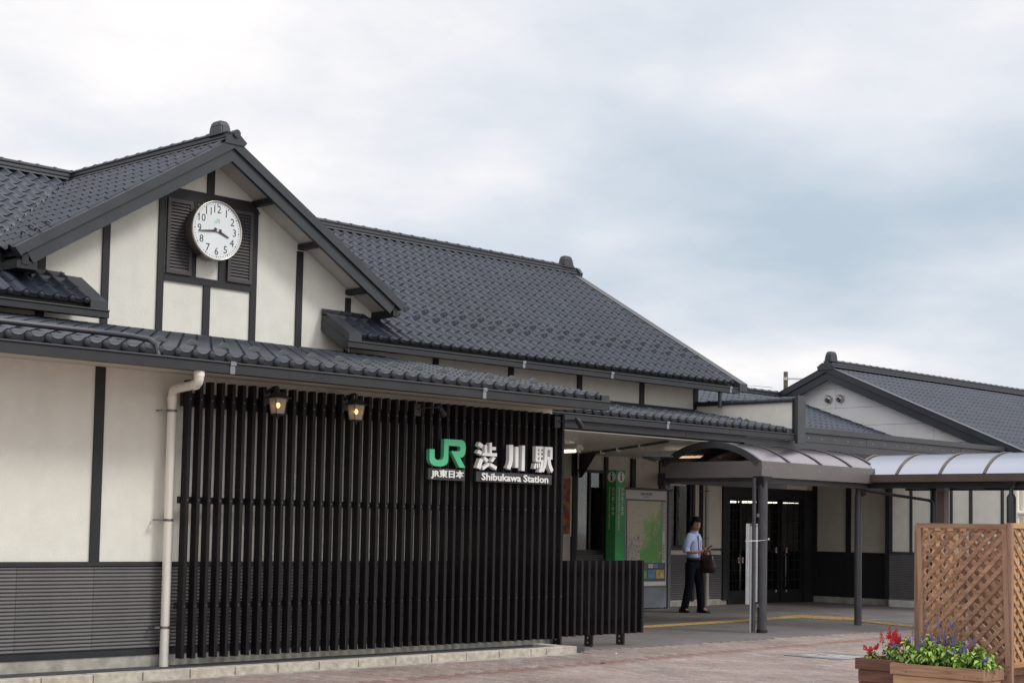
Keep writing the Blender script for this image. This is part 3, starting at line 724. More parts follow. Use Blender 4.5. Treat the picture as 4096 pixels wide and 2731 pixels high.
def joined(name, mats_, m, parent, bis=None, base=tile_base):
    b = MB()
    for mt in mats_:
        b.add([mt @ Vector(v) for v in base.v], base.f)
        b.sm[-len(base.f):] = base.sm
    org = top_of(parent).location
    me = b.mesh(name, m, org); add_tone(me, len(base.f), len(mats_))
    if bis:
        bb = bmesh.new(); bb.from_mesh(me)
        for co, no in bis:
            bmesh.ops.bisect_plane(bb, geom=bb.verts[:]+bb.edges[:]+bb.faces[:], plane_co=Vector(co)-org, plane_no=no, clear_outer=True)
        bb.to_mesh(me); bb.free()
    return link(name, me, parent, kind='stuff')
a_m = math.atan(MS); vm = (0, math.cos(a_m), math.sin(a_m))
a_g = math.atan(GS)
# valley plane (vertical) between gable roof and main roof
vn = Vector((GS, -MS, 0)).normalized()      # positive side: gable roof (left half)
xv0 = GA-(GZ-(M0+MS*(17.75-MY)))/GS
vco = Vector((xv0, 17.75, 4.6))
nrm = 17
lean = grid((15.0-.12-TW*51, LY, lz(LY)+.004), (1, 0, 0), (0, math.cos(math.atan(LS)), math.sin(math.atan(LS))), 51, 15)
porch = grid((15.06, PY, pz(PY)+.004), (1, 0, 0), (0, math.cos(math.atan(PS)), math.sin(math.atan(PS))), 36, 7)
mright = grid((14.20, MY, M0+.004), (1, 0, 0), vm, 43, nrm)
mright2 = [g_ for g_ in grid((14.20-TW*14, MY, M0+.004), (1, 0, 0), vm, 14, nrm) if g_[1] >= 3]
mleft = grid((10.03-TW*27, MY, M0+.004), (1, 0, 0), vm, 27, nrm)
mleft2 = [g_ for g_ in grid((10.03, MY, M0+.004), (1, 0, 0), vm, 12, nrm) if g_[1] >= 3]
gleft = grid((9.12, 20.95, gz(9.12)-.015), (0, -1, 0), (math.cos(a_g), 0, math.sin(a_g)), 20, 12)
gright = grid((15.08, 17.06, gz(15.08)-.015), (0, 1, 0), (-math.cos(a_g), 0, math.sin(a_g)), 20, 12)
lv = lambda p: (p-vco).dot(vn)          # >0 on the gable side
cand, rest_plain = [], []
for lst in (lean, porch, mright):
    cand += [(g_[0], None) for g_ in lst]
def whole(mt, side, co=vco, no=vn):
    ds = [((mt @ Vector(c))-co).dot(no)*side for c in ((0, 0, 0), (TW, 0, 0), (0, TL, 0), (TW, TL, 0))]
    return min(ds) > 0.01, max(ds) > 0
cut_main, cut_gable, cut_mr, cut_gr = [], [], [], []
for mt, r, c in mleft:
    if r < 3: cand.append((mt, None)); continue
    a, b = whole(mt, -1)
    if a: cand.append((mt, None))
    elif b: cut_main.append(mt)
for mt, r, c in mleft2:
    a, b = whole(mt, -1)
    if a: cand.append((mt, None))
    elif b: cut_main.append(mt)
for mt, r, c in gleft:
    a, b = whole(mt, 1)
    if a: cand.append((mt, None))
    elif b: cut_gable.append(mt)
vn2 = Vector((-GS, -MS, 0)).normalized(); vco2 = Vector((2*GA-xv0, 17.75, 4.6))
for mt, r, c in mright2:
    a, b = whole(mt, -1, vco2, vn2)
    if b: cut_mr.append(mt)
# the stretch of the main roof right of X=14.2 may also run under the gable roof
c2_ = []
for mt, k in cand: c2_.append(mt)
keep = []
for mt in c2_:
    o_ = mt.translation
    if 14.1 < o_.x < 16.2 and o_.y > 17.4 and abs(o_.z-mz(o_.y)) < .03:
        a, b = whole(mt, -1, vco2, vn2)
        if not a:
            if b: cut_mr.append(mt)
            continue
    keep.append(mt)
for mt, r, c in gright:
    a, b = whole(mt, 1, vco2, vn2)
    if b: cut_gr.append(mt)
keep.sort(key=lambda m_: -proj_size(m_ @ Vector((TW/2, TL/2, 0)), m_.col[2].to_3d()))
LIM = 285
org = ST.location
for mt in keep[:LIM]:
    o = link('roof_tile', tile_me, ST); mm = mt.copy(); mm.translation -= org; o.matrix_local = mm
allrest = joined('roof_tile', keep[LIM:], TILE, ST)
joined('cut_tile', cut_main, TILE, ST, [(vco, vn)])
joined('cut_tile', cut_gable, TILE, ST, [(vco, -vn)])
joined('cut_tile', cut_mr, TILE, ST, [(vco2, vn2)])
joined('cut_tile', cut_gr, TILE, ST, [(vco2, -vn2)])
for vc_, nn_, s_ in ((vco, vn, -1), (vco2, vn2, 1)):
    dv = Vector((nn_.y, -nn_.x, 0)); dv *= (1 if dv.y > 0 else -1)
    k1 = (20.8-vc_.y)/dv.y; a_ = Vector((vc_.x, vc_.y, mz(vc_.y)+.012)); b_ = a_+dv*k1; b_.z = mz(b_.y)+.012
    w_ = nn_*.045
    part('valley_flashing', MB().hexa([a_-w_, b_-w_, b_+w_, a_+w_], [v_+Vector((0, 0, .012)) for v_ in (a_-w_, b_-w_, b_+w_, a_+w_)]), METAL2, ST, fixn=True)
# bottom row ends
for lst, zoff in ((lean, 0), (porch, 0), (mright, 0), (mleft, 0)):
    for mt, r, c in lst:
        if r: continue
        if lst is lean and mt.translation.x < 6.4: continue
        if lst is mleft and mt.translation.x < 8.4: continue
        o = link('eave_tile', eave_me, ST); mm = mt.copy(); mm.translation -= org; o.matrix_local = mm
# snow guards
def guard_mb(w, h, solid):
    mb = MB(); n = 10
    o = [(-w/2*math.cos(PI*i/n), 0, h*math.sin(PI*i/n)) for i in range(n+1)]
    k = 0.66 if not solid else 0.0
    i_ = [(p[0]*k, 0, p[2]*k) for p in o]
    t = 0.012
    for i in range(n):
        mb.hexa([(o[i][0], -t/2, o[i][2]), (o[i+1][0], -t/2, o[i+1][2]), (i_[i+1][0], -t/2, i_[i+1][2]), (i_[i][0], -t/2, i_[i][2])],
                [(o[i][0], t/2, o[i][2]), (o[i+1][0], t/2, o[i+1][2]), (i_[i+1][0], t/2, i_[i+1][2]), (i_[i][0], t/2, i_[i][2])])
    return mb
gd1 = guard_mb(.15, .052, False).mesh('snow_guard', GUARD)
gd2 = guard_mb(.17, .080, True).mesh('snow_guard', GUARD2)
for lst, rows, me in ((mright, (3, 4), gd1), (lean, (3,), gd2), (porch, (2, 3), gd1), (mleft, (3, 4), gd1)):
    for mt, r, c in lst:
        if r not in rows or (c+(r if lst is not mright else 0)) % 2: continue
        if lst is lean and mt.translation.x < 6.6: continue
        if lst is mleft: continue
        o = link('snow_guard', me, ST); mm = mt @ Matrix.Translation((TW*.79, .05, .022 if me is gd1 else .022)); mm.translation -= org; o.matrix_local = mm
for (yy, xx) in ((17.26, 9.69), (17.10, 9.47), (17.65, 9.69), (17.38, 9.45)):
    mt = frame((xx, yy, gz(xx)+.02), (0, -1, 0), (math.cos(a_g), 0, math.sin(a_g))); mt.translation -= org
    o = link('snow_guard', gd1, ST); o.matrix_local = mt

# ridges
def ridge(parent, p, q, zb, cap_me, m=METAL, pitch=.277, skip=0):
    """stacked ridge from p to q (level): base plate, body, half-round caps"""
    p = Vector((p[0], p[1], 0)); q = Vector((q[0], q[1], 0)); d = (q-p).normalized(); s = Vector((-d.y, d.x, 0))
    mb = MB()
    for w, w2, z0, z1 in ((.135, .125, zb-.05, zb-.035), (.10, .095, zb-.035, zb-.005), (.108, .108, zb-.005, zb+.010), (.075, .068, zb+.010, zb+.062), (.085, .085, zb+.062, zb+.075)):
        mb.hexa([p-s*w+Vector((0, 0, z0)), q-s*w+Vector((0, 0, z0)), q+s*w+Vector((0, 0, z0)), p+s*w+Vector((0, 0, z0))], [p-s*w2+Vector((0, 0, z1)), q-s*w2+Vector((0, 0, z1)), q+s*w2+Vector((0, 0, z1)), p+s*w2+Vector((0, 0, z1))])
    part('ridge_course', mb, m, parent)
    n = int((q-p).length/pitch); a = math.atan2(d.y, d.x); lo = top_of(parent).location
    for i in range(n):
        c = p+d*(i*pitch); o = link('ridge_tile', cap_me, parent, (c.x-lo.x, c.y-lo.y, zb+.073-lo.z)); o.rotation_euler = (0, 0, a)
def cap_mesh(pitch, r, m):
    mb = MB(); n = 8
    def arc(x, rr): return [(x, rr*math.cos(PI*i/n), rr*math.sin(PI*i/n)*.85) for i in range(n+1)]
    sec = [arc(0, r), arc(pitch-.05, r*.97), arc(pitch-.048, r*1.15), arc(pitch-.012, r*1.18), arc(pitch, r*1.0)]
    for k in range(len(sec)-1):
        a, b = sec[k], sec[k+1]
        mb.add(a+b, [(i+1, i, n+1+i, n+2+i) for i in range(n)], k in (0,))
    mb.add(sec[-1], [tuple(range(n+1))])
    return mb.mesh('ridge_tile', m)
cap1 = cap_mesh(.277, .055, TILE)
ridge(ST, (4.9, 20.9), (22.95, 20.9), 6.43, cap1)
ridge(ST, (12.1, 20.8), (12.1, 17.0), 6.43, cap1)
def finial(parent, c, along, zb, h=.22):
    """ridge-end ornament: tapered block with a rounded crown and a recessed front"""
    d = Vector(along).normalized(); s = Vector((-d.y, d.x, 0)); c = Vector((c[0], c[1], 0))
    def ring(l0, l1, w, z, sh=0): return [c-d*l0-s*w+Vector((0, 0, z)), c+d*l1-s*w+Vector((0, 0, z)), c+d*l1+s*w+Vector((0, 0, z)), c-d*l0+s*w+Vector((0, 0, z))]
    rs = [ring(.135, .135, .085, zb), ring(.125, .11, .078, zb+h*.55), ring(.105, .085, .066, zb+h*.85), ring(.08, .06, .045, zb+h*.97)]
    mb = MB()
    for i in range(3): mb.hexa(rs[i], rs[i+1])
    mb.hexa(ring(.15, .16, .10, zb-.02), ring(.15, .16, .10, zb))
    o = part('ridge_ornament', mb, METAL, parent, fixn=True, bev=.012)
    q0 = c+d*.136
    part('inset_panel', MB().hexa([q0-s*.055+Vector((0, 0, zb+.02))-d*.012, q0+s*.055+Vector((0, 0, zb+.02))-d*.012, q0+s*.055+Vector((0, 0, zb+.02))+d*.004, q0-s*.055+Vector((0, 0, zb+.02))+d*.004],
                                  [q0-s*.045+Vector((0, 0, zb+h*.62))-d*.04, q0+s*.045+Vector((0, 0, zb+h*.62))-d*.04, q0+s*.045+Vector((0, 0, zb+h*.62))-d*.022, q0-s*.045+Vector((0, 0, zb+h*.62))-d*.022]), TILE, o)
finial(ST, (12.1, 17.27), (0, -1, 0), 6.50, .19)
finial(ST, (22.72, 20.9), (1, 0, 0), 6.50, .22)
part('ridge_end_plate', MB().prism([(20.76, 6.33), (21.04, 6.33), (21.06, 6.40), (20.98, 6.5), (20.82, 6.5), (20.74, 6.40)], 0, 22.951, 23.03), METAL, ST)
# curb that carries a dark pipe across the lean-to roof
single('roof_conduit', MB().tube([(5.0, 13.72, 3.31), (7.3, 13.65, 3.295), (8.2, 13.60, 3.285), (8.38, 13.52, 3.272), (8.46, 13.38, 3.25), (8.52, 13.20, 3.215), (8.54, 13.11, 3.16), (8.545, 13.09, 3.05)], .028, 12), mat('pipe_grey', (0.040, 0.043, 0.055), .35, 5, .1),
       'dark grey pipe lying across the low eave tiles at left and bending into the gutter', 'pipe')
# ------------------------------------------------------------------ porch
YP = 20.2
for x0, x1, z0, z1 in ((15.021, 22.30, .1, 2.95), (22.30, 23.15, .1, 1.05), (22.30, 23.15, 2.60, 2.95), (23.15, 24.83, .1, 2.95), (24.83, 25.77, .1, 1.15), (24.83, 25.77, 2.46, 2.95), (25.77, 26.96, .1, 2.95), (26.96, 30.1, 2.42, 2.95)):
    part('porch_wall', B(x0, x1, YP, YP+.12, z0, z1), PLASTER_SHADE, ST)
part('porch_wall_base', B(15.021, 26.95, YP-.02, YP+.12, -.02, .10), CONC, ST)
part('dado_rail', B(22.3, 24.83, YP-.03, YP-.001, 1.02, 1.055), METAL, ST)
part('dado_rail', B(24.83, 26.78, YP-.03, YP-.001, 1.11, 1.145), METAL, ST)
part('siding_backing', B(22.3, 26.78, YP-.0035, YP-.0005, .12, 1.02), TIMBER, ST)
rb = rib(0, 4.48, 0, 0).mesh('siding_board', SIDING)
for i in range(26):
    if .13+i*.0355 < 1.0: link('siding_board', rb, ST, (22.3-12, YP-17-.003, .13+i*.0355))
for x0, x1, z0, z1 in ((22.19, 22.30, .1, 2.94), (23.10, 23.185, .1, 2.86), (23.87, 23.99, .1, 2.86), (24.74, 24.828, .1, 2.94), (25.772, 25.85, .1, 2.94), (26.04, 26.10, 1.146, 2.94), (26.79, 26.955, .1, 2.94)):
    part('timber_post', B(x0, x1, YP-.05, YP-.0012, z0, z1), TIMBER, ST)
part('timber_beam', B(26.96, 29.80, YP-.045, YP-.001, 2.33, 2.42), TIMBER, ST)
part('lintel_panel', B(26.96, 29.80, YP-.04, YP-.0015, 2.425, 2.52), PLASTER2, ST)
def window(x0, x1, z0, z1, nx, nz, split=True):
    t = .05
    f = part('window', MB().box(x0, x0+t, YP-.03, YP+.05, z0, z1).box(x1-t, x1, YP-.03, YP+.05, z0, z1).box(x0+t, x1-t, YP-.03, YP+.05, z0, z0+t).box(x0+t, x1-t, YP-.03, YP+.05, z1-t, z1).box((x0+x1)/2-.022, (x0+x1)/2+.022, YP-.02, YP+.03, z0+t, z1-t), BLACK, ST)
    mb = MB(); xs = x0+t; w = x1-x0-2*t; zs = z0+t; h = z1-z0-2*t
    for i in range(1, nx): mb.box(xs+w*i/nx-.006, xs+w*i/nx+.006, YP+.031, YP+.045, zs, zs+h)
    for i in range(1, nz): mb.box(xs, xs+w, YP+.046, YP+.058, zs+h*i/nz-.006, zs+h*i/nz+.006)
    part('glazing_bar', mb, BLACK, f)
    part('pane', B(xs, (x0+x1)/2-.022, YP+.01, YP+.014, zs, zs+h), GLASS, f)
    part('pane', B((x0+x1)/2+.022, x1-t, YP+.02, YP+.024, zs, zs+h), GLASS, f)
window(22.305, 23.10, 1.056, 2.60, 4, 4)
window(24.83, 25.77, 1.15, 2.46, 4, 4)
part('window_blind', B(22.52, 22.64, YP+.25, YP+.26, 1.1, 2.55), mat('blind', (.22, .21, .18), .9, 3, .1), ST)
# entrance doors: four framed glass leaves with a fine grid
part('door_jamb', B(26.96, 27.01, YP-.05, YP+.08, 0, 2.33), BLACK, ST)
part('door_jamb', B(29.68, 30.1, YP-.05, YP+.08, 0, 2.42), BLACK, ST)
part('door_header', B(27.01, 29.68, YP-.03, YP+.08, 2.21, 2.33), BLACK, ST)
dx = [27.01, 27.47, 28.10, 28.87, 29.68]
dx = [27.01, 27.48, 28.20, 28.90, 29.68]
HANDLE = mat('steel_dark', (.25, .25, .26), .3, 10, .1, metal=.8)
STICK = mat('sticker_white', (.75, .72, .70), .5, 10, .05); STICKR = mat('sticker_red', (.45, .03, .03), .5, 10, .05)
for i in range(4):
    x0, x1 = dx[i]+.003, dx[i+1]-.003; yy = YP+(.0 if i in (0, 3) else .04)
    t = .055
    d = part('door', MB().box(x0, x0+t, yy, yy+.03, .01, 2.205).box(x1-t, x1, yy, yy+.03, .01, 2.205).box(x0+t, x1-t, yy, yy+.03, .01, .28).box(x0+t, x1-t, yy, yy+.03, 2.14, 2.205), BLACK, ST)
    mb = MB(); nx = 3
    for k in range(1, nx): mb.box(x0+t+(x1-x0-2*t)*k/nx-.007, x0+t+(x1-x0-2*t)*k/nx+.007, yy+.004, yy+.012, .28, 2.14)
    for k in range(1, 9): mb.box(x0+t, x1-t, yy+.0125, yy+.020, .28+1.86*k/9-.006, .28+1.86*k/9+.006)
    part('glazing_bar', mb, BLACK, d)
    part('pane', B(x0+t, x1-t, yy+.021, yy+.025, .28, 2.14), GLASS, d)
    hx = x1-t-.05 if i in (0, 2) else x0+t+.05
    if i in (0, 3): part('handle', MB().tube([(hx, yy-.01, .35), (hx, yy-.045, .38), (hx, yy-.045, 1.0), (hx, yy-.01, 1.03)], .010, 8), HANDLE, d)
    sx = (27.385, 27.575, 28.775, 29.095)[i]; sz = (.905, .905, 1.115, 1.115)[i]
    s_ = part('sticker', B(sx-.022, sx+.022, yy-.004, yy-.001, sz-.055, sz+.055), STICK, d)
    part('red_mark', B(sx-.012, sx+.012, yy-.006, yy-.0045, sz-.03, sz+.04), STICKR, d)
    if i > 1: part('sticker', B(sx-.014, sx+.014, yy-.004, yy-.001, .225, .275), STICK, d)
# inside of the waiting hall
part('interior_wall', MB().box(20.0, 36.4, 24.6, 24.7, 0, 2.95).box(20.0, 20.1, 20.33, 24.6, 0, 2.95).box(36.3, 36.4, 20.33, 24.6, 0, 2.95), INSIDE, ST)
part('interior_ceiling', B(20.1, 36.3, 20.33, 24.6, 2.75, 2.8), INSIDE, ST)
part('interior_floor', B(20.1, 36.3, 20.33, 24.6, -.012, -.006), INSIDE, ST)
lt = flat('interior_tube', (1.0, 0.97, 0.88), .5, 6.0)
k_ = 22.2/20.3
for a, b in ((27.03, 27.40), (27.52, 28.10), (28.35, 28.86), (29.03, 29.66)):
    o = part('interior_lamp', MB().tube([(a*k_, 22.2, 1.5+.605*k_+(a-27)*.02), (b*k_, 22.2, 1.5+.605*k_+(b-27)*.02)], .022, 8), lt, ST)
# ceiling boards
n = 14
for i in range(n):
    y0 = 15.531+i*(YP-15.531)/n; y1 = 15.531+(i+1)*(YP-15.531)/n-.012
    part('ceiling_board', B(15.03, 22.42, y0, y1, 2.885, 2.90), CEIL, ST)
for i in range(9):
    y0 = 17.5+i*.3; part('ceiling_board', B(22.425, 30.05, y0, y0+.288, 2.885, 2.90), CEIL, ST)
part('ceiling_backing', MB().box(15.03, 22.42, 15.55, YP, 2.902, 2.93).box(22.43, 30.05, 17.5, YP, 2.902, 2.93), TIMBER, ST)
# diagonal conduit and the bracket at the window post
P0 = Vector((22.35, 20.12, 2.862)); P1 = Vector((19.62, 15.85, 2.872)); dd = (P1-P0).normalized()
part('ceiling_rail', MB().bar(P0, P1, .05, .035), BLACK, ST)
for t in (1.45, 2.45, 3.7):
    c = P0+dd*t; part('rail_clip', MB().bar(c-dd*.04, c+dd*.04, .07, .075), WHITE, ST)
s = Vector((-dd.y, dd.x, 0))*.03
q = [P0+Vector((0, 0, -.02)), P0+dd*.95+Vector((0, 0, -.02)), P0+dd*.35+Vector((0, 0, -.28)), P0+Vector((0, 0, -.42))]
part('bracket', MB().hexa([v-s for v in q], [v+s for v in q]), BLACK, ST, fixn=True)

# parapet wall with tiled cap at the right end of the porch roof
PW = root('parapet_wall', (22.43, 16.4, 3.0), 'short white wall with tiled cap standing at the right end of the entrance roof', 'wall')
part('plaster_panel', MB().prism([(15.42, 3.15), (17.449, 3.40), (17.449, 3.655), (15.42, 3.655)], 0, 22.365, 22.49), PLASTER2, PW, fixn=True)
part('cap_rail', B(22.325, 22.53, 15.40, 17.60, 3.657, 3.685), TIMBER, PW)
part('end_frame', B(22.345, 22.51, 15.36, 15.419, 3.05, 3.72), TIMBER, PW)
part('end_panel', B(22.34, 22.56, 15.30, 15.358, 2.97, 3.76), METAL2, PW)
capy = cap_mesh(.262, .075, TILE)
for i in range(8):
    o = link('cap_tile', capy, PW, (22.43-22.43, 17.44-i*.262-16.4, 3.685-3.0)); o.rotation_euler = (0, 0, -PI/2)

# ------------------------------------------------------------------ link roof between parapet and the gabled annex
AN = root('annex_building', (36, 19, 0), 'right-hand wing with white boarded gable, two round vents and long tiled roof', 'building')
part('parapet_fascia', B(21.124, 29.62, 15.485, 15.53, 2.885, 3.02), METAL2, AN)
for i, (a, b) in enumerate(((22.56, 24.7), (24.703, 27.0), (27.003, 28.0), (28.003, 29.62))):
    part('parapet_fascia', B(a, b, 15.475-.004*(i % 2), 15.53, 3.021, 3.165), METAL2, AN)
part('coping', B(22.56, 29.70, 15.44, 15.56, 3.17, 3.262), METAL2, AN)
mb = MB()
for i in range(17): mb.ball((22.9+i*.40, 15.468, 3.085), .010, .006, .010, 6, 4)
part('rivet', mb, STEEL, AN, kind='stuff')
BS = .345
def bz(y): return 3.30+BS*(y-17.42)
bt = grid((22.58, 17.42, bz(17.42)), (1, 0, 0), (0, math.cos(math.atan(BS)), math.sin(math.atan(BS))), 37, 12)
part('roof_deck', MB().hexa([(22.5, 17.42, bz(17.42)-.08), (29.98, 17.42, bz(17.42)-.08), (29.98, 20.9, bz(20.9)-.08), (22.5, 20.9, bz(20.9)-.08)], [(22.5, 17.42, bz(17.42)-.03), (29.98, 17.42, bz(17.42)-.03), (29.98, 20.9, bz(20.9)-.03), (22.5, 20.9, bz(20.9)-.03)]), TIMBER, AN)
part('link_wall', B(22.5, 29.9, 17.44, 17.5, 2.9, 3.2), METAL2, AN)
ridge(AN, (22.5, 20.9), (29.95, 20.9), 4.50, cap1)
AX, AY, AZ, AS = 29.75, 19.64, 5.10, 0.425
def az_(y): return AZ-AS*abs(y-AY)
TSF = [0, .2, .4, .58, .70, .82, .92, 1.0]
tb2 = tile_mb(TSF)
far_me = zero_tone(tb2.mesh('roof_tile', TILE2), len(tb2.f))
aa = math.atan(AS)
at_ = grid((29.92, 15.06, az_(15.06)-.02), (1, 0, 0), (0, math.cos(aa), math.sin(aa)), 150, 17)
allc = [m_[0] for m_ in at_]+[m_[0] for m_ in bt]
allc.sort(key=lambda m_: -proj_size(m_ @ Vector((TW/2, TL/2, 0)), m_.col[2].to_3d()))
aorg = AN.location
for mt in allc[:280]:
    o = link('roof_tile', far_me, AN); mm = mt.copy(); mm.translation -= aorg; o.matrix_local = mm
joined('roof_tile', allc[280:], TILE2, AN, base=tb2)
part('roof_deck', MB().prism([(15.08, az_(15.08)-.10), (AY, AZ-.08), (24.2, az_(24.2)-.10), (24.2, az_(24.2)-.04), (AY, AZ-.03), (15.08, az_(15.08)-.04)], 0, 29.85, 60), TIMBER, AN, fixn=True)
part('back_slope', MB().prism([(AY, AZ-.029), (24.2, az_(24.2)-.039), (24.2, az_(24.2)+.01), (AY, AZ+.02)], 0, 29.85, 60), TILE2, AN, fixn=True)
for s in (-1, 1):
    def Yd(d): return AY+s*d
    de = 4.60
    part('barge_board', MB().prism([(Yd(0), AZ+.01), (Yd(de), AZ+.01-AS*de), (Yd(de-.05), AZ-.11-AS*(de-.05)), (Yd(0), AZ-.115)], 0, AX-.02, AX+.16), mat('navy_barge', (0.028, 0.033, 0.044), .45, 3, .1), AN, fixn=True)
    part('barge_board', MB().prism([(Yd(0), AZ-.116), (Yd(de-.08), AZ-.116-AS*(de-.08)), (Yd(de-.16), AZ-.30-AS*(de-.16)), (Yd(0), AZ-.29)], 0, AX+.01, AX+.08), mat('navy_barge2', (0.026, 0.031, 0.042), .45, 3, .1), AN, fixn=True)
    part('gable_soffit', MB().prism([(Yd(0), AZ-.20), (Yd(de-.1), AZ-.20-AS*(de-.1)), (Yd(de-.1), AZ-.225-AS*(de-.1)), (Yd(0), AZ-.225)], 0, AX+.081, 30.0), SOFTW, AN, fixn=True)
    part('barge_cap', MB().prism([(Yd(0), AZ+.012), (Yd(de), AZ+.012-AS*de), (Yd(de), AZ+.022-AS*de), (Yd(0), AZ+.022)], 0, AX-.03, AX+.18), METAL2, AN, fixn=True)
# boarded gable, panels with open joints
WPAN = mat('white_panel', (0.80, 0.795, 0.79), .55, 2, .03)
ys = [14.9, 17.186, 19.564, 21.9, 24.2]; zs_ = [3.0, 3.40, 3.817, 4.207, 4.635, 5.1]
for i in range(4):
    for j in range(5):
        y0, y1, z0, z1 = ys[i]+.004, ys[i+1]-.004, zs_[j]+.003, zs_[j+1]-.003
        bb = bmesh.new(); bmesh.ops.create_cube(bb, size=1)
        for v in bb.verts: v.co = Vector((30.0+(v.co.x+.5)*.06, y0+(v.co.y+.5)*(y1-y0), z0+(v.co.z+.5)*(z1-z0)))
        for sg in (-1, 1):
            bmesh.ops.bisect_plane(bb, geom=bb.verts[:]+bb.edges[:]+bb.faces[:], plane_co=(30, AY, AZ-.21), plane_no=Vector((0, sg*AS, 1)).normalized(), clear_outer=True)
        if len(bb.faces) < 4: bb.free(); continue
        bmesh.ops.holes_fill(bb, edges=bb.edges[:])
        for v in bb.verts: v.co -= aorg
        me = bpy.data.meshes.new('wall_panel'); bb.to_mesh(me); bb.free(); me.materials.append(WPAN); link('wall_panel', me, AN)
part('gable_backing', MB().prism([(15.2, 3.0), (24.1, 3.0), (24.1, 3.1), (AY, AZ-.25), (15.2, 3.2)], 0, 30.061, 30.10), INSIDE, AN, fixn=True)
for yv in (19.735, 19.44):
    vz = 4.418
    v = part('round_vent', MB().tube([(29.999, yv, vz), (29.985, yv, vz)], .10, 24).tube([(29.985, yv, vz), (29.93, yv, vz), (29.90, yv, vz)], [.085, .078, .045], 24), STEEL, AN)
    part('vent_mouth', MB().tube([(29.935, yv, vz-.03), (29.905, yv, vz-.045)], [.06, .045], 16), BLACK, v)
part('pipe_stub', MB().tube([(29.999, 17.0, 3.63), (29.96, 17.0, 3.63)], .03, 12), STEEL, AN)
ridge(AN, (29.85, AY), (60, AY), AZ+.05, cap1)
finial(AN, (29.92, AY), (-1, 0, 0), AZ+.13, .22)
part('ridge_end_disc', MB().tube([(AX-.05, AY, AZ+.06), (AX+.05, AY, AZ+.06)], .055, 16), METAL, AN)
part('ridge_end_plate', MB().prism([(AY-.2, AZ-.07), (AY+.2, AZ-.07), (AY+.22, AZ+.0), (AY+.1, AZ+.08), (AY-.1, AZ+.08), (AY-.22, AZ+.0)], 0, AX-.045, AX-.021), METAL, AN)
part('gable_end_board', B(29.72, 29.95, 14.95, 15.43, 2.92, 3.17), TIMBER, AN)
part('front_wall', B(29.95, 60, 15.5, 15.62, 0, 3.2), PLASTER2, AN)
# walls under it: the shaded stretch beside the doors and the pale stretch
part('porch_side_wall', B(30.1, 30.22, 18.10, 20.32, .12, 2.9), PLASTER_SHADE, AN)
part('porch_side_dado', B(30.085, 30.099, 18.10, 20.2, .13, 1.10), TIMBER, AN)
part('porch_side_base', B(30.06, 30.22, 18.10, 20.2, -.02, .13), CONC, AN)
for y0, y1 in ((19.22, 19.34), (18.20, 18.33), (20.08, 20.2)):
    part('timber_post', B(30.06, 30.084, y0, y1, .13, 2.9), TIMBER, AN)
part('pale_wall', B(29.80, 29.94, 15.1, 18.10, .14, 3.0), PLASTER2, AN)
part('pale_wall_base', B(29.77, 29.94, 15.1, 18.098, -.02, .14), mat('base_pale', (.62, .60, .55), .8, 5, .1, stain=.2), AN)
part('corner_board', B(29.78, 29.93, 18.1, 18.2, .141, 3.0), TIMBER, AN)
part('dado_rail', B(29.765, 29.799, 15.1, 18.1, 1.10, 1.14), METAL2, AN)
for y0, y1 in ((18.03, 18.10), (17.56, 17.62), (17.08, 17.14), (16.64, 16.70), (16.20, 16.27), (15.52, 15.58)):
    part('timber_post', B(29.775, 29.7995, y0, y1, 1.141, 3.0), METAL2, AN)
part('siding_backing', B(29.795, 29.7995, 15.1, 18.1, .15, 1.10), TIMBER, AN)
mb = MB(); pr = [(29.794, 0), (29.782, .004), (29.777, .013), (29.779, .024), (29.788, .031), (29.794, .031)]
mb.add([(a, 15.1, b) for a, b in pr]+[(a, 18.098, b) for a, b in pr], [tuple(range(6)), tuple(range(11, 5, -1))]+[(i, 6+i, 6+(i+1) % 6, (i+1) % 6) for i in range(6)])
me = mb.mesh('siding_board', SIDING, (36, 19, 0))
for i in range(27): link('siding_board', me, AN, (0, 0, .15+i*.0352))

# downpipes
STRAPM = mat('dull_strap', (.22, .21, .20), .45, 20, .2, metal=.6)
def strap(parent, x, y, z, r, m=None, dx=-1):
    m = m or STRAPM
    part('strap', MB().tube([(x, y, z-.012), (x, y, z+.012)], r+.004, 16, cap=False).box(x+dx*(r+.05)-.03, x+dx*(r+.05)+.03, y-.012, y+.012, z-.010, z+.010).box(x+dx*(r+.07)-.006, x+dx*(r+.07)+.006, y, y+.1, z-.008, z+.008), m, parent)
def bend(p, q, r, n=6):
    p, q, r = Vector(p), Vector(q), Vector(r)
    return [(p*(1-t)**2+q*2*t*(1-t)+r*t*t) for t in [i/n for i in range(n+1)]]
DP = root('downpipe', (9.245, 13.88, 0.05), 'cream plastic downpipe with elbows on the front wall left of the black slats', 'downpipe')
pts = [(9.03, 13.11, 2.955), (9.03, 13.11, 2.90)]+bend((9.03, 13.11, 2.89), (9.035, 13.12, 2.83), (9.06, 13.22, 2.828))+bend((9.20, 13.76, 2.825), (9.245, 13.88, 2.822), (9.245, 13.88, 2.73))+[(9.245, 13.88, .05)]
part('pipe', MB().tube(pts, .046, 18), PVC, DP)
part('collar', MB().tube([(9.03, 13.11, 2.958), (9.03, 13.11, 2.90)], .052, 18).tube([(9.245, 13.88, 2.75), (9.245, 13.88, 2.70)], .051, 18).tube([(9.05, 13.19, 2.829), (9.066, 13.24, 2.828)], .051, 18), PVC, DP)
for z in (2.61, 1.51, .44): strap(DP, 9.245, 13.88, z, .046)
DP2 = root('downpipe', (26.15, 20.08, 0), 'pale grey downpipe on the porch wall behind the standing man', 'downpipe')
part('pipe', MB().tube([(26.15, 20.08, 2.9), (26.15, 20.08, 0.0)], .048, 14), PVCG, DP2)
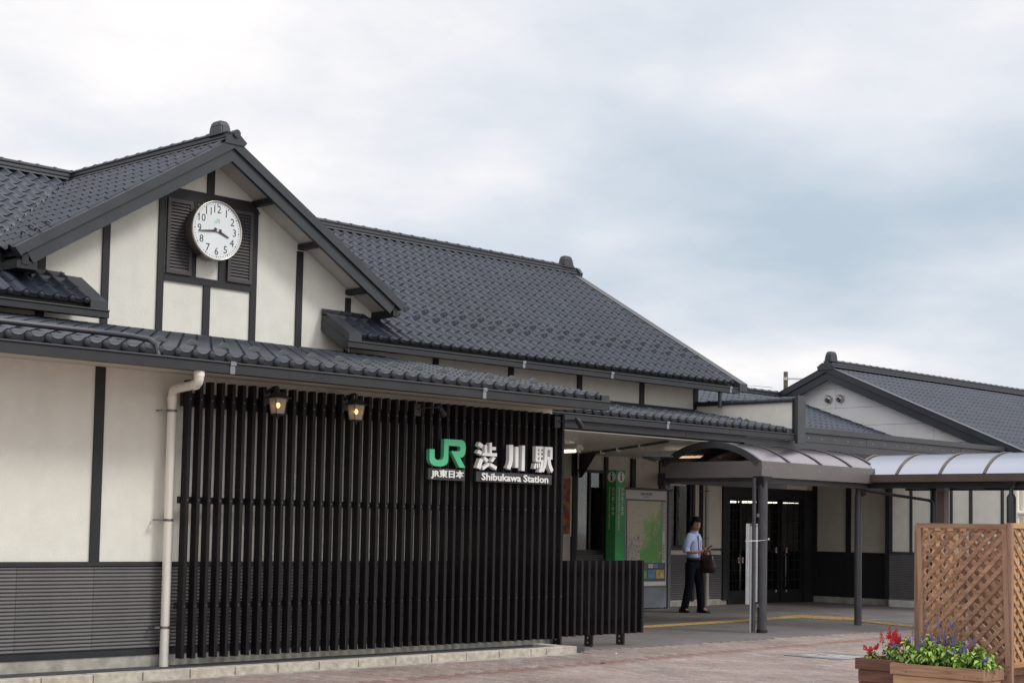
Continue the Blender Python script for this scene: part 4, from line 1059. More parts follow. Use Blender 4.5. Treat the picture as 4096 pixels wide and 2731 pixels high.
part('collar', MB().tube([(26.15, 20.08, .2), (26.15, 20.08, 0.0)], .054, 14), PVCG, DP2)
for z in (2.3, 1.35): strap(DP2, 26.15, 20.08, z, .048)
DP3 = root('downpipe', (29.7, 15.2, 0), 'white downpipe with side branch on the pale wall at the right edge', 'downpipe')
part('pipe', MB().tube([(29.7, 15.2, 2.9), (29.7, 15.2, 0.0)], .05, 14), PVC, DP3)
part('branch', MB().tube([(29.7, 15.2, 1.95), (29.7, 14.9, 1.95)], .05, 14), PVC, DP3)
strap(DP3, 29.7, 15.2, 1.3, .05)
part('elbow_collar', MB().tube([(29.7, 15.2, 2.0), (29.7, 15.2, 1.89)], .057, 14), PVC, DP3)

# ------------------------------------------------------------------ slat screen and fence
SS = root('slatted_screen', (12, 13.75, 0), 'tall black-brown slatted screen covering the front wall below the eaves', 'screen')
mb = B(0, .04, 0, .095, .135, 2.92); m1 = zero_tone(mb.mesh('slat', SLAT), 6)
def slat_obj(me, parent, i, base):
    o = link('slat', me, parent, (9.321+.1322*i-base[0]+random.uniform(-.001, .001), 13.7-base[1]+random.uniform(-.0015, .0015), random.uniform(-.003, .003)-base[2]))
    return o
for i in range(43): slat_obj(m1, SS, i, SS.location)
mb = MB()
for i in range(43):
    for z in (.655, 1.715, 2.73): mb.box(9.337+.1322*i, 9.345+.1322*i, 13.6965, 13.699, z-.004, z+.004)
part('screw', mb, CLIPM, SS, kind='stuff')
part('rail', B(9.31, 14.93, 13.796, 13.84, 1.68, 1.75), BLACK, SS)
part('rail', B(9.31, 14.93, 13.796, 13.84, 2.66, 2.80), BLACK, SS)
part('rail', B(9.31, 14.93, 13.796, 13.84, .62, .69), BLACK, SS)
for i in range(8): part('stay', B(9.5+i*.75, 9.53+i*.75, 13.841, 13.975, 1.69, 1.74), BLACK, SS)
SF = root('slatted_fence', (15.7, 13.75, 0), 'low black-brown slatted fence on short legs right of the tall screen', 'fence')
m2 = zero_tone(B(0, .04, 0, .095, .155, 1.098).mesh('slat', SLAT), 6)
for i in range(43, 55): slat_obj(m2, SF, i, SF.location)
part('rail', B(14.95, 16.49, 13.796, 13.84, .90, .97), BLACK, SF)
part('rail', B(14.95, 16.49, 13.796, 13.84, .28, .35), BLACK, SF)
for x in (15.02, 15.62, 16.24):
    part('leg', MB().box(x-.012, x+.055, 13.842, 13.92, .0, 1.0).box(x-.02, x-.013, 13.80, 13.93, .0, .27), BLACK, SF)
    part('bolt', MB().tube([(x-.021, 13.87, .11), (x-.026, 13.87, .11)], .012, 8).tube([(x-.021, 13.87, .05), (x-.026, 13.87, .05)], .012, 8), STEEL, SF)

# ------------------------------------------------------------------ station sign
SG = root('station_sign', (13.6, 13.63, 2.0), 'station name sign: green JR logo and white letters on the black slats', 'sign')
def letters(strokes, m, nm, y0=13.60, y1=13.655):
    mb = MB()
    for k, s_ in enumerate(strokes): mb.prism(s_, 1, y0-.0006*k, y1)
    return part(nm, mb, m, SG, fixn=True)
letters([JR_POLY], GREEN, 'logo')
letters(SHIBU, LETTER, 'letter'); letters(KAWA, LETTER, 'letter'); letters(EKI, LETTER, 'letter')
part('name_plate', B(12.557, 13.14, 13.64, 13.675, 2.03, 2.16), PLATE, SG)
part('name_plate', B(13.325, 14.626, 13.64, 13.675, 2.032, 2.151), PLATE, SG)
put_text('lettering', 'JR東日本', LETTER, SG, SG.location, (12.59, 13.63, 2.042), .12, width=.52, height=.105, offset=.0036, extrude=.006)
put_text('lettering', 'Shibukawa Station', LETTER, SG, SG.location, (13.40, 13.63, 2.048), .1, width=1.15, height=.088, offset=.0022, extrude=.006)
mb = MB()
for x in (12.58, 12.95, 13.4, 13.5, 13.85, 13.96, 14.07, 14.33, 14.5): mb.box(x, x+.015, 13.656, 13.70, 2.25, 2.27).box(x, x+.015, 13.656, 13.70, 2.37, 2.39)
part('standoff', mb, BLACK, SG)

# ------------------------------------------------------------------ lanterns and spotlights
LGL = bpy.data.materials.new('frosted_pane'); LGL.use_nodes = True
p_ = LGL.node_tree.nodes['Principled BSDF']; p_.inputs['Base Color'].default_value = (.60, .53, .46, 1); p_.inputs['Roughness'].default_value = .35; p_.inputs['Alpha'].default_value = .38
BULB = flat('bulb', (1.0, 0.56, 0.18), .5, 3.5)
def lantern(x, label):
    c = Vector((x, 13.50, 2.72)); t = root('wall_lantern', c, label, 'lantern', 'lanterns on the slatted screen'); t.scale = (1.16, 1.0, 1.12)
    def sq(h, z): return [(-h, -h, z), (h, -h, z), (h, h, z), (-h, h, z)]
    part('roof', MB().hexa(sq(.094, .064), sq(.090, .074)).hexa(sq(.070, .0785), sq(.050, .105)).hexa(sq(.05, .1055), sq(.028, .122)).tube([(0, 0, .122), (0, 0, .165)], .014, 8), BLACK, t, w=False)
    part('base', MB().hexa(sq(.036, -.095), sq(.048, -.078)).tube([(0, 0, -.095), (0, 0, -.125)], [.016, .006], 8), BLACK, t, w=False)
    mb = MB()
    for sx, sy2 in ((-1, -1), (1, -1), (1, 1), (-1, 1)):
        mb.bar((sx*.046, sy2*.046, -.078), (sx*.063, sy2*.063, .068), .007, .007)
    part('frame', mb, BLACK, t, w=False)
    lo, hi = .044, .060
    P = lambda h, z: sq(h, z)
    for k in range(4):
        a, b = P(lo, -.077), P(hi, .067)
        part('pane', MB().add([a[k], a[(k+1) % 4], b[(k+1) % 4], b[k]], [(0, 1, 2, 3)]), LGL, t, w=False)
    part('bulb', MB().ball((0, 0, .0), .021, .021, .025), BULB, t, w=False)
    part('bracket', MB().tube([(0, 0, .16), (0, .02, .175), (0, .10, .17), (0, .195, .12)], .011, 8).box(-.035, .035, .19, .20, .02, .16), BLACK, t, w=False)
    return t
lantern(10.285, 'lit black lantern nearer the downpipe, leftmost of the two on the slats')
lantern(11.343, 'lit black lantern on the slats between the other lantern and the spotlight')
def spot(x, label):
    t = root('spotlight', (x, 13.69, 2.81), label, 'spotlight', 'spotlights over the station sign')
    part('mount', B(-.05, .05, -.03, .012, -.065, .075), BLACK, t, w=False)
    part('arm', MB().tube([(0.0, -.03, 0.01), (.12, -.10, .035), (.20, -.14, .04), (.235, -.155, .03)], .008, 8), BLACK, t, w=False)
    part('head', MB().tube([(.205, -.14, .06), (.235, -.15, .035), (.24, -.15, .03), (.30, -.155, -.045), (.305, -.155, -.05)], [.018, .028, .034, .036, .03], 14), BLACK, t, w=False)
    return t
spot(12.39, 'small black spotlight under the eave above the green logo'); 
t = spot(14.74, 'small black spotlight at the right-hand corner of the tall slatted screen')

# ------------------------------------------------------------------ clock
CX_, CZ_, CR = 12.055, 5.238, .385
CK = root('wall_clock', (CX_, 17.2, CZ_), 'round white clock reading about sixteen minutes to four on the gable', 'clock')
FACE = mat('clock_face', (0.74, 0.78, 0.78), .18, 3, .03, coat=.6)
NUM = flat('numeral', (0.03, 0.03, 0.032), .5)
part('case', MB().tube([(CX_, 17.43, CZ_), (CX_, 17.30, CZ_), (CX_, 17.222, CZ_)], [CR*.93, CR*1.0, CR*1.0], 48), mat('clock_case', (.20, .17, .15), .35, 8, .1, metal=.6), CK)
n = 64; mb = MB()
v = []
for i in range(n):
    a = 2*PI*i/n
    for (r_, y_) in ((CR, 17.221), (CR*1.005, 17.195), (CR*.975, 17.185), (CR*.95, 17.205)): v.append((CX_+r_*math.cos(a), y_, CZ_+r_*math.sin(a)))
f = []
for i in range(n):
    for k in range(3): f.append((i*4+k, ((i+1) % n)*4+k, ((i+1) % n)*4+k+1, i*4+k+1))
part('bezel', mb.add(v, f, True), mat('bezel', (.62, .58, .52), .25, 8, .05, metal=.7), CK, fixn=True)
part('dial', MB().tube([(CX_, 17.2205, CZ_), (CX_, 17.207, CZ_)], CR*.955, 64), FACE, CK)
for h in range(1, 13):
    a = PI/2-h*PI/6
    put_text('numeral', str(h), NUM, CK, CK.location, (CX_+.272*math.cos(a), 17.2055, CZ_+.272*math.sin(a)-.042), .1, height=.096, extrude=.0005, align='CENTER')
mb = MB()
for i in range(60):
    a = 2*PI*i/60; r_ = .010 if i % 5 == 0 else .006
    mb.tube([(CX_+.34*math.cos(a), 17.2065, CZ_+.34*math.sin(a)), (CX_+.34*math.cos(a), 17.2045, CZ_+.34*math.sin(a))], r_, 6)
part('minute_mark', mb, NUM, CK, kind='stuff')
def hand(ang, l, w, tail, y):
    d = Vector((math.cos(ang), 0, math.sin(ang))); s_ = Vector((-math.sin(ang), 0, math.cos(ang))); c = Vector((CX_, y, CZ_))
    q = [c-d*tail-s_*w*1.1, c+d*l-s_*w*.45, c+d*l+s_*w*.45, c-d*tail+s_*w*1.1]
    part('hand', MB().hexa(q, [p+Vector((0, .004, 0)) for p in q]), NUM, CK, fixn=True)
hand(PI/2-2*PI*(43.8/60), .285, .014, .06, 17.190)
hand(PI/2-2*PI*(3.73/12), .19, .019, .05, 17.196)
part('hub', MB().tube([(CX_, 17.188, CZ_), (CX_, 17.206, CZ_)], .018, 14), STEEL, CK)
lx, lz_ = 12.82, 2.34
part('logo', MB().prism([(CX_+.0+(x-lx)*.145, CZ_+.125+(z-lz_)*.19) for x, z in JR_POLY], 1, 17.2045, 17.2065), mat('logo_faded', (.36, .62, .48), .5, 5, .05), CK, fixn=True)
part('cable_gland', MB().tube([(CX_-.03, 17.36, CZ_-.375), (CX_-.03, 17.36, CZ_-.42)], .014, 8), STEEL, CK)

# ------------------------------------------------------------------ canopies
def canopy(name, label, o, ax, length, width, zb, zt, rise, ribs, pm, fm, endfull=True):
    """barrel canopy: runs along ax from o; width to the left of ax. ribs: positions along ax"""
    ax = Vector(ax); wd = Vector((-ax.y, ax.x, 0)) if name == 'a' else Vector((ax.y*-1, ax.x, 0))
    t = root('walkway_canopy', o, label, 'canopy', None)
    o = Vector(o)
    def W(a, w, z): return o*0+ax*a+wd*w+Vector((0, 0, z))
    def beam(a0, a1, w0, w1, z0, z1): return MB().hexa([W(a0, w0, z0), W(a1, w0, z0), W(a1, w1, z0), W(a0, w1, z0)], [W(a0, w0, z1), W(a1, w0, z1), W(a1, w1, z1), W(a0, w1, z1)])
    part('side_beam', beam(0.05, length, 0, .09, zb, zt), fm, t, w=False, fixn=True)
    part('side_beam', beam(0.05, length, width-.09, width, zb, zt), fm, t, w=False, fixn=True)
    part('end_beam', beam(0, .049, -.003, width+.003, zb-.002, zt+.002), fm, t, w=False, fixn=True)
    # arch
    n = 16; hw = width/2-.05; 
    def arc(w0, r_, off=0):
        R_ = (hw*hw+r_*r_)/(2*r_); th = math.asin(min(1, hw/R_))
        return [(width/2+(R_+off)*math.sin(-th+2*th*i/n), zt+r_-R_+(R_+off)*math.cos(-th+2*th*i/n)) for i in range(n+1)]
    up = arc(0, rise); lo = arc(0, rise, -.012)
    def shell(a0, a1, u, l):
        mb = MB(); k = len(u)
        mb.add([W(a0, p[0], p[1]) for p in u]+[W(a1, p[0], p[1]) for p in u], [(i, i+1, k+i+1, k+i) for i in range(k-1)], True)
        mb.add([W(a0, p[0], p[1]) for p in l]+[W(a1, p[0], p[1]) for p in l], [(i+1, i, k+i, k+i+1) for i in range(k-1)], True)
        for j in (0, k-1): mb.add([W(a0, *u[j]), W(a1, *u[j]), W(a1, *l[j]), W(a0, *l[j])], [(0, 1, 2, 3)])
        for a in (a0, a1): mb.add([W(a, *p) for p in u]+[W(a, *p) for p in l], [(i, i+1, k+i+1, k+i) for i in range(k-1)])
        return mb
    rb_ = [0.0]+ribs+[length]
    for i in range(len(rb_)-1):
        a0, a1 = rb_[i]+.018, rb_[i+1]-.018
        mb = MB(); k = n+1
        mb.add([W(a0, *p) for p in up]+[W(a1, *p) for p in up], [(i_, i_+1, k+i_+1, k+i_) for i_ in range(k-1)], True)
        part('roof_panel', mb, pm, t, w=False)
    ou = arc(0, rise, .016); il = arc(0, rise, -.02)
    for i, a in enumerate(ribs+[length]):
        part('rib', shell(a-.02, a+.02, ou, il), CANM2 if name != 'a' else POSTM, t, w=False, fixn=True)
        part('inner_rib', shell(a-.035, a+.035, arc(0, rise, -.021), arc(0, rise, -.10)), BLACK, t, w=False, fixn=True)
    part('end_arch', shell(-.01, .05, ou, arc(0, rise, -.085 if endfull else -.03)), POSTM if name == 'a' else CANM2, t, w=False, fixn=True)
    return t, W
c1, W1 = canopy('a', 'bronze-framed barrel canopy with smoked panels in front of the doors', (20.08, 14.4, 0), (1, 0, 0), 3.3, 1.96, 2.325, 2.57, .30, [.80, 1.68, 2.55], POLY, CANM)
part('inner_beam', MB().hexa([W1(.1, .1, 2.24), W1(3.2, .1, 2.24), W1(3.2, .2, 2.24), W1(.1, .2, 2.24)], [W1(.1, .1, 2.322), W1(3.2, .1, 2.322), W1(3.2, .2, 2.322), W1(.1, .2, 2.322)]), POSTM, c1, w=False)
part('inner_beam', MB().hexa([W1(.1, 1.76, 2.24), W1(3.2, 1.76, 2.24), W1(3.2, 1.86, 2.24), W1(.1, 1.86, 2.24)], [W1(.1, 1.76, 2.322), W1(3.2, 1.76, 2.322), W1(3.2, 1.86, 2.322), W1(.1, 1.86, 2.322)]), POSTM, c1, w=False)
part('cross_beam', B(.10, .18, .21, 1.75, 2.26, 2.32), POSTM, c1, w=False)
part('corner_block', B(-.02, .12, 1.86, 2.0, 2.20, 2.40), BLACK, c1, w=False)
mb = MB()
for i in range(14): mb.ball((.12+i*.22, .02, 2.605), .008, .008, .008, 6, 4)
for x, z in ((.10, 2.47), (.24, 2.47), (.75, 2.46), (1.55, 2.46)): mb.ball((x, -.002, z), .009, .005, .009, 6, 4)
part('rivet', mb, STEEL, c1, kind='stuff', w=False)
part('post', MB().tube([(-.105, -.10, 2.26), (-.105, -.10, 0)], .069, 20), POSTM, c1, w=False)
part('post_head', MB().hexa([(-.16, -.15, 2.15), (-.05, -.15, 2.15), (-.05, -.05, 2.15), (-.16, -.05, 2.15)], [(-.2, -.18, 2.33), (.02, -.18, 2.33), (.02, .02, 2.33), (-.2, .02, 2.33)]), BLACK, c1, w=False)
part('drain_pipe', MB().tube([(-.225, -.03, 2.3), (-.225, -.03, .02)], .030, 12), POSTM, c1, w=False)
part('pipe_clip', MB().box(-.2, -.16, -.09, -.06, 1.72, 1.77).box(-.2, -.16, -.09, -.06, .38, .43), STEEL, c1, w=False)
part('post', MB().tube([(2.6, 1.8, 2.24), (2.6, 1.8, 0)], .055, 16), POSTM, c1, w=False)
part('base_shoe', MB().tube([(-.105, -.10, .05), (-.105, -.10, 0)], .08, 20).tube([(.0, -.10, .045), (-.0, -.10, .0)], .025, 10), BLACK, c1, w=False)
# second canopy, running towards the street at right
c2, W2 = canopy('b', 'long brown-framed barrel canopy with pale bluish panels at right', (23.1, 14.74, 0), (0, -1, 0), 6.2, 1.7, 2.345, 2.468, .36, [.80, 1.58, 2.35, 3.12, 3.9, 4.67, 5.45], POLY2, CANM2)
def P2(w_, d_, z): return Vector((w_, -d_, z))
for (w_, d_, r_) in ((.06, .08, .060), (.06, 2.80, .072), (1.6, .6, .052), (1.6, 2.80, .052)):
    c = P2(w_, d_, 0)
    neck = r_*(.45 if abs(d_-2.80) < .1 and w_ < 1 else .8)
    part('post', MB().tube([(c.x, c.y, 0), (c.x, c.y, 2.10), (c.x, c.y, 2.16), (c.x, c.y, 2.30)], [r_, r_, neck, neck], 20), POSTM if d_ < .2 else BLACK, c2, w=False)
    part('post_head', MB().hexa([(c.x-neck, c.y-neck, 2.24), (c.x+neck, c.y-neck, 2.24), (c.x+neck, c.y+neck, 2.24), (c.x-neck, c.y+neck, 2.24)], [(c.x-.11, c.y-.11, 2.344), (c.x+.11, c.y-.11, 2.344), (c.x+.11, c.y+.11, 2.344), (c.x-.11, c.y+.11, 2.344)]), BLACK, c2, w=False)
part('inner_beam', B(.10, .2, -6.1, -.1, 2.25, 2.343), BLACK, c2, w=False)
part('inner_beam', B(1.5, 1.6, -6.1, -.1, 2.25, 2.343), BLACK, c2, w=False)
for d_ in (.6, 1.6, 2.8): part('cross_beam', B(.21, 1.49, -d_-.03, -d_+.03, 2.26, 2.33), BLACK, c2, w=False)
part('drain_pipe', MB().tube([(.10, -.10, 2.22), (1.49, -.56, 2.085), (1.52, -.60, 2.06), (1.52, -.62, 2.0), (1.52, -.62, .05)], .026, 10), BLACK, c2, w=False)
part('drain_socket', MB().tube([(.08, -.10, 2.28), (.16, -.12, 2.14)], .05, 10), BLACK, c2, w=False)
for o_ in (c1, c2): o_['group'] = 'barrel canopies over the walkway'
BP = root('square_post', (23.55, 13.33, 0), 'square brown post with pointed cap under the right-hand canopy', 'post')
part('shaft', B(-.07, .07, -.07, .07, 0, 2.20), CANM2, BP, w=False)
part('cap', MB().hexa([(-.075, -.075, 2.201), (.075, -.075, 2.201), (.075, .075, 2.201), (-.075, .075, 2.201)], [(-.075, -.075, 2.26), (.075, -.075, 2.26), (.075, .075, 2.26), (-.075, .075, 2.26)]).hexa([(-.075, -.075, 2.2605), (.075, -.075, 2.2605), (.075, .075, 2.2605), (-.075, .075, 2.2605)], [(-.025, -.025, 2.32), (.025, -.025, 2.32), (.025, .025, 2.32), (-.025, .025, 2.32)]), CANM, BP, w=False)
# glass awning panel behind the first canopy
AWN = root('awning_panel', (19.6, 15.9, 2.6), 'small pale sloping awning panel left of the arched canopy', 'awning')
part('panel', MB().hexa([(18.85, 15.69, 2.61), (19.22, 15.45, 2.61), (20.06, 15.95, 2.60), (20.06, 16.38, 2.60)], [(18.85, 15.69, 2.622), (19.22, 15.45, 2.622), (20.06, 15.95, 2.612), (20.06, 16.38, 2.612)]), POLY2, AWN, fixn=True)
part('edge_frame', MB().bar((18.82, 15.70, 2.60), (20.06, 16.42, 2.595), .025, .035).bar((18.83, 15.68, 2.615), (19.22, 15.42, 2.615), .015, .02), METAL, AWN)
part('stay', MB().bar((20.05, 16.3, 2.59), (20.12, 16.3, 2.45), .03, .03), METAL, AWN)

# ------------------------------------------------------------------ information pillar
PL = root('information_pillar', (22.54, 19.41, 0), 'square green information pillar with white i discs behind the low fence', 'pillar')
part('column', B(22.415, 22.667, 19.30, 19.52, 0, 2.575), PGREEN, PL)
IB = flat('disc_black', (.02, .02, .02), .5); DW = flat('disc_white', (.72, .72, .70), .5)
def disc_i(cx, fr_front):
    if fr_front:
        a = part('disc', MB().tube([(cx, 19.2995, 2.453), (cx, 19.297, 2.453)], .098, 32), DW, PL)
        pth = lambda x, z: (cx+x, z)
        part('symbol', MB().prism([(cx-.03, 2.385), (cx+.03, 2.385), (cx+.03, 2.395), (cx+.018, 2.40), (cx+.018, 2.48), (cx-.03, 2.48), (cx-.03, 2.47), (cx-.018, 2.465), (cx-.018, 2.40), (cx-.03, 2.395)], 1, 19.293, 19.2965).tube([(cx, 19.2965, 2.515), (cx, 19.293, 2.515)], .02, 14), IB, PL)
    else:
        part('disc', MB().tube([(22.4145, cx, 2.453), (22.412, cx, 2.453)], .098, 32), DW, PL)
        part('symbol', MB().prism([(cx+.03, 2.385), (cx-.03, 2.385), (cx-.03, 2.395), (cx-.018, 2.40), (cx-.018, 2.48), (cx+.03, 2.48), (cx+.03, 2.47), (cx+.018, 2.465), (cx+.018, 2.40), (cx+.03, 2.395)], 0, 22.408, 22.4115).tube([(22.4115, cx, 2.515), (22.408, cx, 2.515)], .02, 14), IB, PL)
disc_i(22.553, True); disc_i(19.405, False)
for k, ch in enumerate('渋川駅ご案内'):
    z = 2.27-.0875*(k+1)
    put_text('lettering', ch, DW, PL, PL.location, (22.568, 19.2985, z+.008), .07, width=.064, height=.07, extrude=.0008)
    put_text('lettering', ch, DW, PL, PL.location, (22.4135, 19.395, z+.008), .07, WEST, width=.064, height=.07, extrude=.0008)
def vtext(fr_, pos, s, length):
    me = text_mesh(s, .05, .0008)
    xs = [v.co.x for v in me.vertices]; ys_ = [v.co.y for v in me.vertices]
    k = length/(max(xs)-min(xs)); kh = .034/(max(ys_)-min(ys_))
    mt = Matrix.Translation(Vector(pos)-PL.location) @ fr_ @ Matrix.Rotation(-PI/2, 4, 'Z') @ Matrix.Diagonal((k, kh, 1, 1)) @ Matrix.Translation((-min(xs), -min(ys_), 0))
    me.transform(mt); me.materials.clear(); me.materials.append(DW); link('lettering', me, PL)
vtext(FRONT, (22.495, 19.2985, 2.268), 'Shibukawa Station Information', .775)
vtext(WEST, (22.4135, 19.465, 2.268), 'Shibukawa Station Information', .775)

# ------------------------------------------------------------------ guide map board
MP = root('map_board', (23.9, 19.8, 0), 'large framed guide map board standing between green pillar and the man', 'notice board')
part('frame', MB().box(23.20, 23.262, 19.78, 19.86, 0.0, 2.25).box(24.52, 24.60, 19.76, 19.86, 0.0, 2.25).box(23.262, 24.52, 19.78, 19.86, .40, .44), BOARDG, MP)
part('top_cap', B(23.18, 24.62, 19.74, 19.88, 2.251, 2.29), BLACK, MP)
part('base_panel', B(23.262, 24.52, 19.785, 19.85, .02, .399), mat('board_base', (.14, .15, .17), .5, 3, .2), MP)
part('poster', B(23.262, 24.52, 19.80, 19.84, .441, 2.249), mat('poster_white', (.50, .485, .455), .4, 3, .03), MP)
mm, tt, pp = new_mat('printed_map'); nn = tt.nodes; ll = tt.links
tcn = nn.new('ShaderNodeTexCoord'); sx_ = nn.new('ShaderNodeSeparateXYZ'); ll.new(tcn.outputs['Object'], sx_.inputs[0])
nz = nn.new('ShaderNodeTexNoise'); nz.inputs['Scale'].default_value = 2.2; nz.inputs['Detail'].default_value = 8; ll.new(tcn.outputs['Object'], nz.inputs['Vector'])
ad = nn.new('ShaderNodeMath'); ad.operation = 'MULTIPLY_ADD'; ad.inputs[1].default_value = 0.55; ll.new(sx_.outputs[0], ad.inputs[0]); ll.new(nz.outputs[0], ad.inputs[2])
a2 = nn.new('ShaderNodeMath'); a2.operation = 'MULTIPLY_ADD'; a2.inputs[1].default_value = -0.42; ll.new(sx_.outputs[2], a2.inputs[0]); ll.new(ad.outputs[0], a2.inputs[2])
cr_ = nn.new('ShaderNodeValToRGB'); e0 = cr_.color_ramp; e0.elements[0].position = 0.0; e0.elements[0].color = (.44, .40, .32, 1); e0.elements[1].position = .42; e0.elements[1].color = (.10, .30, .06, 1)
e = e0.elements.new(.16); e.color = (.42, .42, .28, 1); e = e0.elements.new(.25); e.color = (.24, .38, .14, 1)
a3 = nn.new('ShaderNodeMath'); a3.operation = 'ADD'; a3.inputs[1].default_value = 0.36; ll.new(a2.outputs[0], a3.inputs[0]); ll.new(a3.outputs[0], cr_.inputs[0])
wv = nn.new('ShaderNodeTexNoise'); wv.inputs['Scale'].default_value = 1.5; wv.inputs['Detail'].default_value = 3; ll.new(tcn.outputs['Object'], wv.inputs['Vector'])
ab = nn.new('ShaderNodeMath'); ab.operation = 'SUBTRACT'; ab.inputs[1].default_value = .5; ll.new(wv.outputs[0], ab.inputs[0])
ab2 = nn.new('ShaderNodeMath'); ab2.operation = 'ABSOLUTE'; ll.new(ab.outputs[0], ab2.inputs[0])
ab3 = nn.new('ShaderNodeMath'); ab3.operation = 'LESS_THAN'; ab3.inputs[1].default_value = .003; ll.new(ab2.outputs[0], ab3.inputs[0])
mxx = nn.new('ShaderNodeMix'); mxx.data_type = 'RGBA'; mxx.inputs[7].default_value = (.50, .30, .16, 1); ll.new(ab3.outputs[0], mxx.inputs[0]); ll.new(cr_.outputs[0], mxx.inputs[6])
ll.new(mxx.outputs[2], pp.inputs['Base Color']); pp.inputs['Roughness'].default_value = .3
part('map_border', B(23.300, 24.475, 19.795, 19.7995, .52, 2.075), mat('print_navy', (.05, .07, .09), .4, 3, .1), MP)
part('map_sheet', MB().box(23.318, 24.36, 19.7915, 19.7945, .875, 2.045), mm, MP)
part('index_strip', B(24.372, 24.462, 19.7915, 19.7945, .875, 2.045), mat('print_grey', (.5, .49, .46), .4, 3, .03), MP)
mb = MB()
for i in range(40):
    if 19 < i < 29: continue
    mb.box(24.385, 24.385+random.uniform(.03, .065), 19.7895, 19.791, 2.02-i*.028, 2.033-i*.028)
part('index_line', mb, flat('print_dark', (.10, .10, .11), .5), MP, kind='stuff')
for (x0, x1, z0, z1) in ((23.318, 23.70, 1.125, 1.385), (23.318, 23.70, .88, 1.115)):
    part('inset_map', B(x0, x1, 19.788, 19.791, z0, z1), mat('print_city', (.42, .38, .34), .4, 14, .25), MP)
cols = [(.5, .38, .10), (.12, .32, .10), (.10, .17, .30), (.52, .34, .12)]
for i, c in enumerate(cols): part('advert', B(23.42+i*.26, 23.66+i*.26, 19.790, 19.7945, .575, .74), mat('advert_print', c, .4, 9, .35), MP)
for i in range(7): part('advert', B(23.34+i*.155, 23.48+i*.155, 19.790, 19.7945, .775, .855), mat('small_advert', ((.10, .10, .12), (.48, .46, .44), (.15, .2, .3))[i % 3], .4, 20, .3), MP)
mb = MB(); rm_ = random.Random(5)
for i in range(110):
    x, z = rm_.uniform(23.34, 24.3), rm_.uniform(.92, 2.0)
    if x < 23.74 and z < 1.41: continue
    mb.box(x, x+rm_.uniform(.012, .045), 19.7900, 19.7912, z, z+.007)
part('map_label', mb, flat('print_label', (.16, .16, .15), .5), MP, kind='stuff')
for x, z in ((24.33, 2.0), (23.66, 1.35), (23.66, 1.08)): part('red_pointer', B(x-.015, x+.015, 19.786, 19.7875, z-.02, z+.02), STICKR, MP)
put_text('lettering', '駅周辺案内図', NUM, MP, MP.location, (23.721, 19.799, 2.155), .06, width=.33, height=.05, extrude=.0008, offset=.0005)
put_text('lettering', 'Guide Map', NUM, MP, MP.location, (23.80, 19.799, 2.105), .04, width=.17, height=.03, extrude=.0008)

# poster and toilet sign on the porch wall
PO = root('framed_poster', (21.76, 20.15, 1.9), 'silver framed poster of orange and red flowers beside the dark window', 'poster')
part('frame', MB().box(21.38, 22.14, 20.13, 20.17, 1.35, 1.39).box(21.38, 22.14, 20.13, 20.17, 2.42, 2.46).box(21.38, 21.42, 20.13, 20.17, 1.39, 2.42).box(22.10, 22.14, 20.13, 20.17, 1.39, 2.42), mat('poster_frame', (.48, .46, .46), .4, 5, .05), PO)
mm2, tt, pp = new_mat('flower_print'); nn = tt.nodes; ll = tt.links
vo = nn.new('ShaderNodeTexVoronoi'); vo.inputs['Scale'].default_value = 4.5; tcn = nn.new('ShaderNodeTexCoord')
nz = nn.new('ShaderNodeTexNoise'); nz.inputs['Scale'].default_value = 9; ll.new(tcn.outputs['Object'], nz.inputs['Vector'])
va = nn.new('ShaderNodeVectorMath'); va.operation = 'MULTIPLY_ADD'; va.inputs[1].default_value = (.25, .25, .25); ll.new(nz.outputs['Color'], va.inputs[0]); ll.new(tcn.outputs['Object'], va.inputs[2]); ll.new(va.outputs[0], vo.inputs['Vector'])
crp = nn.new('ShaderNodeValToRGB'); ee = crp.color_ramp; ee.elements[0].position = 0; ee.elements[0].color = (.45, .22, .06, 1); ee.elements[1].position = .62; ee.elements[1].color = (.015, .07, .035, 1)
e = ee.elements.new(.3); e.color = (.36, .11, .03, 1); e = ee.elements.new(.5); e.color = (.24, .03, .02, 1); ee.interpolation = 'CONSTANT'
ll.new(vo.outputs['Distance'], crp.inputs[0]); ll.new(crp.outputs[0], pp.inputs['Base Color'])
part('print', B(21.42, 22.10, 20.15, 20.16, 1.39, 2.42), mm2, PO)
TS_ = root('toilet_sign', (24.9, 19.9, 2.45), 'small hanging toilet sign with red arrow above the window behind the man', 'sign')
part('plate', B(24.50, 25.22, 19.90, 19.915, 2.37, 2.55), mat('toilet_plate', (.50, .47, .45), .5, 3, .05), TS_)
put_text('lettering', 'トイレ', NUM, TS_, TS_.location, (24.53, 19.897, 2.39), .1, width=.42, height=.12, extrude=.001)
part('arrow', MB().prism([(25.0, 2.415), (25.10, 2.415), (25.10, 2.385), (25.19, 2.45), (25.10, 2.515), (25.10, 2.485), (25.0, 2.485)], 1, 19.894, 19.899), flat('arrow_red', (.45, .02, .02), .5), TS_)
part('hanger', MB().box(24.6, 24.62, 19.903, 19.912, 2.55, 2.88).box(25.1, 25.12, 19.903, 19.912, 2.55, 2.88), STEEL, TS_)
TUBE = flat('lit_tube', (1.0, 0.93, 0.72), .5, 5.0)
